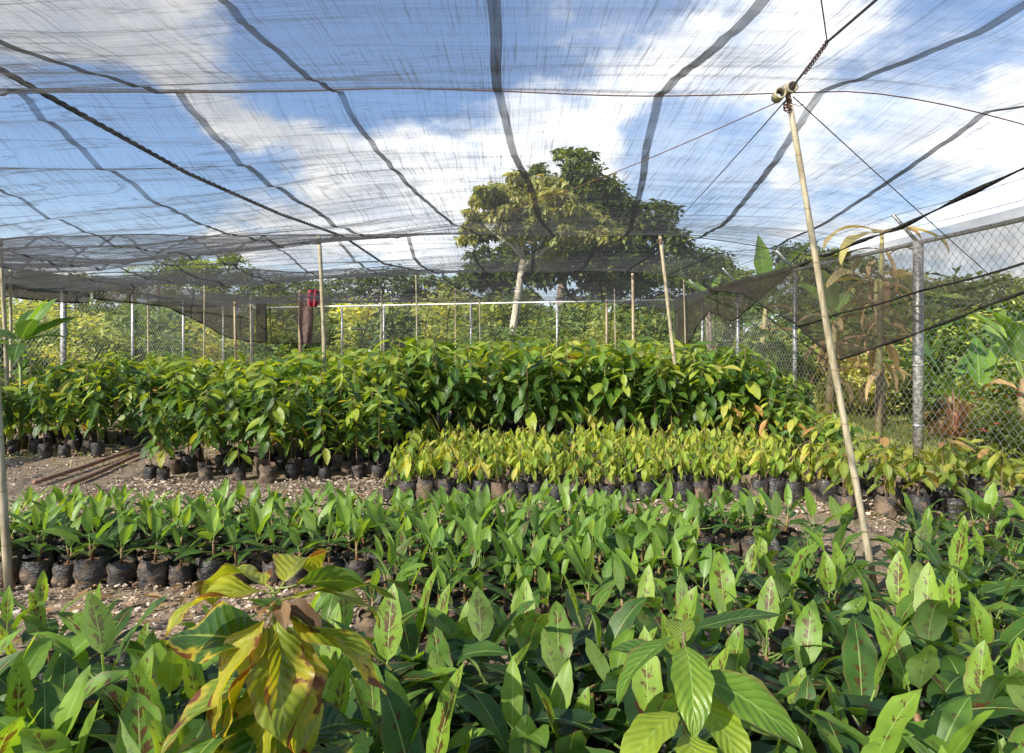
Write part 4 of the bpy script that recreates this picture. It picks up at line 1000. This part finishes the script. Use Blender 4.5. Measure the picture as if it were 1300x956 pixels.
# palms and frond plants
def palm(x,y,H,nf,fl,label,trunk_r=.12,mat='shrub',lt=.5,bushy=False,seed=1,el0=(.2,1.2)):
    random.seed(seed); r=thing('palm',label,'palm',(x,y,0)); t_=MB()
    if H>.3: t_.tube([(0,0,0),(.05,0,H*.5),(0,0,H)],[trunk_r,trunk_r*.8,trunk_r*.7],8); t_.build('trunk',M['bark'],r)
    f=MB()
    for k in range(nf):
        az=2*PI*k/nf*2.4+U(-.2,.2); el=U(*el0); p=Vector((0,0,H)); e=el; n=16; pts=[p.copy()]
        for i in range(n):
            T=Vector((math.cos(e)*math.cos(az),math.cos(e)*math.sin(az),math.sin(e))); q=p+T*fl/n; u=i/n
            if i>2:
                for sgn in (-1,1):
                    leaf(f,q,az+sgn*U(.7,1.1),e*.6-.2,fl*.26*(1-.6*abs(u-.45)),fl*.02+.01,.6,0,.2,3,2,lt+U(-.15,.15),prof_blade)
            p=q; pts.append(p.copy()); e-=(1.5+.5*random.random())/n
        f.tube(pts,.012,3,0,False)
    f.build('frond',M[mat],r)
palm(X(200,33),33,4.4,13,2.2,'small palm with a round head of fronds seen through the net at left',seed=1,mat='shrub')
palm(X(455,24.5),24.5,.4,16,2.4,'feathery yellow-green palm clump behind the rear fence right of the red rag',seed=2,mat='shrub_light',el0=(.8,1.45))
palm(X(425,25.5),25.5,.3,14,2.2,'feathery palm clump with arching fronds directly behind the red rag',seed=3,mat='shrub_light',el0=(.8,1.4))
palm(X(520,26),26,2.6,11,2.0,'short palm with a brownish head left of the tree trunk',seed=4,mat='tree_pale')
palm(X(820,23),23,.3,12,2.4,'arching palm fronds in the corner behind the rear fence',seed=6,mat='shrub_light',el0=(.9,1.4))
palm(X(882,19),19,.5,9,1.2,'small spiky palm at the rear right corner outside the fence',seed=5,mat='shrub_light',el0=(.5,1.3))
palm(X(905,20),20.5,2.6,12,1.8,'palm leaning over the rear right corner beyond the fence',seed=8,mat='shrub')

def banana_tree(x,y,H,label,leaves,dryn=8,seed=1,scale=1.,mat='banana_small'):
    random.seed(seed); r=thing('banana_tree',label,'banana tree',(x,y,0)); t_=MB(); bx,by=U(-.2,.2),U(-.15,.15); t_.tube([(bx,by,0),(bx*.8,by*.7,H*.3),(bx*.3,by*.3,H*.7),(0,0,H)],[.09*scale,.08*scale,.065*scale,.04*scale],10); t_.build('trunk',M['banana_trunk'],r)
    f=MB()
    for az,el,l,wd,dr,ag in leaves: leaf(f,(0,0,H),R(az),R(el),l,wd,dr,U(-.4,.4),.25,14,4,ag,prof_banana,pet=.25*scale,pr=.02,ruf=.05)
    f.build('withered_foliage' if mat=='dry_green' else 'foliage',M[mat],r)
    if dryn:
        d=MB()
        for k in range(dryn): leaf(d,(U(-.08,.08),U(-.08,.08),H*U(.35,1.02)),U(0,6.28),U(-.9,.4),U(.6,1.15)*scale,U(.10,.2)*scale,U(1.5,2.4),U(-.5,.5),U(.3,.9),9,3,U(.1,.8),prof_banana,pet=.05,pr=.012,ruf=.12)
        d.build('dry_leaves',M['dry'],r)
L5=lambda s,n=6,l=1.5,w_=.42:[(a*360/n+s*17,U(25,70),l*U(.8,1.1),w_*U(.85,1.1),U(.8,1.5),U(.15,.6)) for a in range(n)]
random.seed(71)
banana_tree(X(972,16),16,2.3,'banana tree with one tall upright leaf right of the corner stakes',[(90,80,1.6,.55,.3,.3)]+L5(1),6,1)
banana_tree(X(1112,11.8),11.8,2.55,'banana tree with hanging dead brown leaves beside the thick fence post',[(200,15,1.0,.3,1.5,.3),(-30,10,1.0,.3,1.6,.4),(160,5,1.0,.3,1.5,.2),(30,20,1.0,.3,1.6,.3)],26,2,.8,'dry_green')
banana_tree(X(1060,13.5),13.5,1.9,'banana tree with a shaggy skirt of dry leaves left of the leaning pole foot',L5(3,4,1.2,.38),16,3)
banana_tree(X(1158,8.6),9.3,3.0,'tall banana tree whose withered tips hang below the net edge',[(180,10,.8,.26,1.8,.4),(200,-10,.8,.26,1.5,.4),(-30,0,.8,.3,1.6,.4)],22,4,.6,'dry_green')
banana_tree(X(1245,10),10.,.55,'young banana tree with wide ragged leaves behind the mesh at right',[(150,35,1.25,.42,.6,.3),(200,20,1.1,.4,.9,.5),(60,60,1.1,.38,.6,.4),(-20,45,1.2,.4,.8,.3),(-90,25,1.0,.38,1.,.5),(10,70,1.1,.36,.4,.3)],3,5)
banana_tree(X(1205,10.8),10.8,.75,'young banana tree with a pale folded leaf left of the ragged one',[(190,30,1.1,.42,.7,.2),(130,60,1.1,.4,.4,.4),(-60,30,1.,.38,.9,.4),(20,40,1.1,.4,.8,.5)],4,6)
banana_tree(X(1300,9),9.,1.0,'banana tree cut by the right edge of the view',L5(5,6,1.2,.4),4,7)
banana_tree(X(905,24),24,2.6,'banana tree with torn leaves behind the rear right fence corner',L5(7),6,9)
banana_tree(X(740,25),25,1.0,'banana tree low behind the rear fence right of the trunk',L5(8,6,1.4,.4),4,10)
banana_tree(X(640,27),26,.9,'banana tree low behind the rear fence at the trunk foot',L5(9,6,1.4,.4),4,11)

def spiky(x,y,s,label,seed,n=70,mat='spiky'):
    random.seed(seed); r=thing('spiky_plant',label,'plant',(x,y,0)); t_=MB(); t_.tube([(0,0,0),(0,0,.3*s)],[.03,.025],6); t_.build('stem',M['stem'],r); f=MB()
    for k in range(n): leaf(f,(0,0,.28*s+U(0,.1)),U(0,6.28),U(.05,1.45),U(.5,.8)*s,.03*s,U(.2,1.),0,.3,6,2,U(0,.9),prof_blade)
    f.build('foliage',M[mat],r)
spiky(X(1213,8.4),8.4,.95,'spiky plant with thin red and bronze leaves just outside the right fence',1)
spiky(X(62*0+885,18),18,1.,'pale spiky plant near the rear right corner post',3,50,'shrub_light')
# red flowering shrub
r=thing('flowering_shrub','low dark shrub dotted with red flowers beside the spiky plant','shrub',(X(1252,8.3),8.3,0)); st,mb=shrub_mesh(990,2200,.07,9,.95,.75); st.build('branch',M['bark'],r); mb.build('foliage',M['tree'],r)
f=MB(); random.seed(8)
for k in range(16):
    c=(U(-.4,.4),U(-.5,0),U(.4,.95))
    for a in range(6): leaf(f,c,a*1.05,.3,.05,.03,.3,0,.1,2,2,.3)
f.build('flower',M['flower'],r)

# grass
def grass(name,label,n,x0,x1,y0,y1,h0,h1,wd,cond=None,seed=1):
    rs=np.random.RandomState(seed); mb=MB(); x=rs.uniform(x0,x1,n); y=rs.uniform(y0,y1,n); az=rs.uniform(0,2*PI,n); h=rs.uniform(h0,h1,n); r=rs.rand(n)
    for i in range(n):
        if cond and not cond(x[i],y[i]): continue
        dx,dy=math.cos(az[i])*wd,math.sin(az[i])*wd; lx,ly=-dy/wd*h[i]*.45,dx/wd*h[i]*.45; o=len(mb.v)
        mb.v+=[(x[i]-dx,y[i]-dy,0),(x[i]+dx,y[i]+dy,0),(x[i]+dx*.6+lx*.4,y[i]+dy*.6+ly*.4,h[i]*.6),(x[i]-dx*.6+lx*.4,y[i]-dy*.6+ly*.4,h[i]*.6),(x[i]+lx,y[i]+ly,h[i])]
        mb.f+=[(o,o+1,o+2,o+3),(o+3,o+2,o+4)]; mb.m+=[0,0]; q=float(r[i]); mb.a+=[(.5,.5,q)]*5; mb.g+=[q]*5
    tag(mb.build(name,M['grass']),label,'grass',kind='stuff')
grass('lawn_grass','bright mown grass outside the right fence',26000,4.9,10,6.5,15,.03,.08,.006,None,1)
grass('tall_grass','rank pale grass among the shrubs beyond the fences',26000,-22,14,13,30,.4,1.1,.014,lambda x,y: (x<-9.2) or (y>fence_pt((x+9)/13.6)[1]+.3) or (x>5.6 and y>13.5),2)
grass('weeds','low weeds growing between the bags and along the left path',4500,-7.6,-3.9,8.,14,.02,.07,.005,lambda x,y: noise.noise(Vector((x*1.5,y*1.5,0)))>0,3)
mb=MB(); random.seed(91)
for k in range(1100):
    q=random.random()
    if q<.5: x,y=U(-3.7,2),U(4.2,5.9)
    elif q<.8: x,y=U(-2.6,1.5),U(1.8,4.2)
    else: x,y=U(-6,4),U(5.6,9)
    leaf(mb,(x,y,U(.02,.05)),U(0,6.28),U(-.1,.3),U(.05,.14),U(.02,.05),U(-.6,1.),U(-.5,.5),U(.1,.6),5,2,U(0,1),prof_cocoa)
tag(mb.build('leaf_litter',M['dry']),'dead brown leaves scattered on the ground between the bags','leaf litter',kind='stuff')
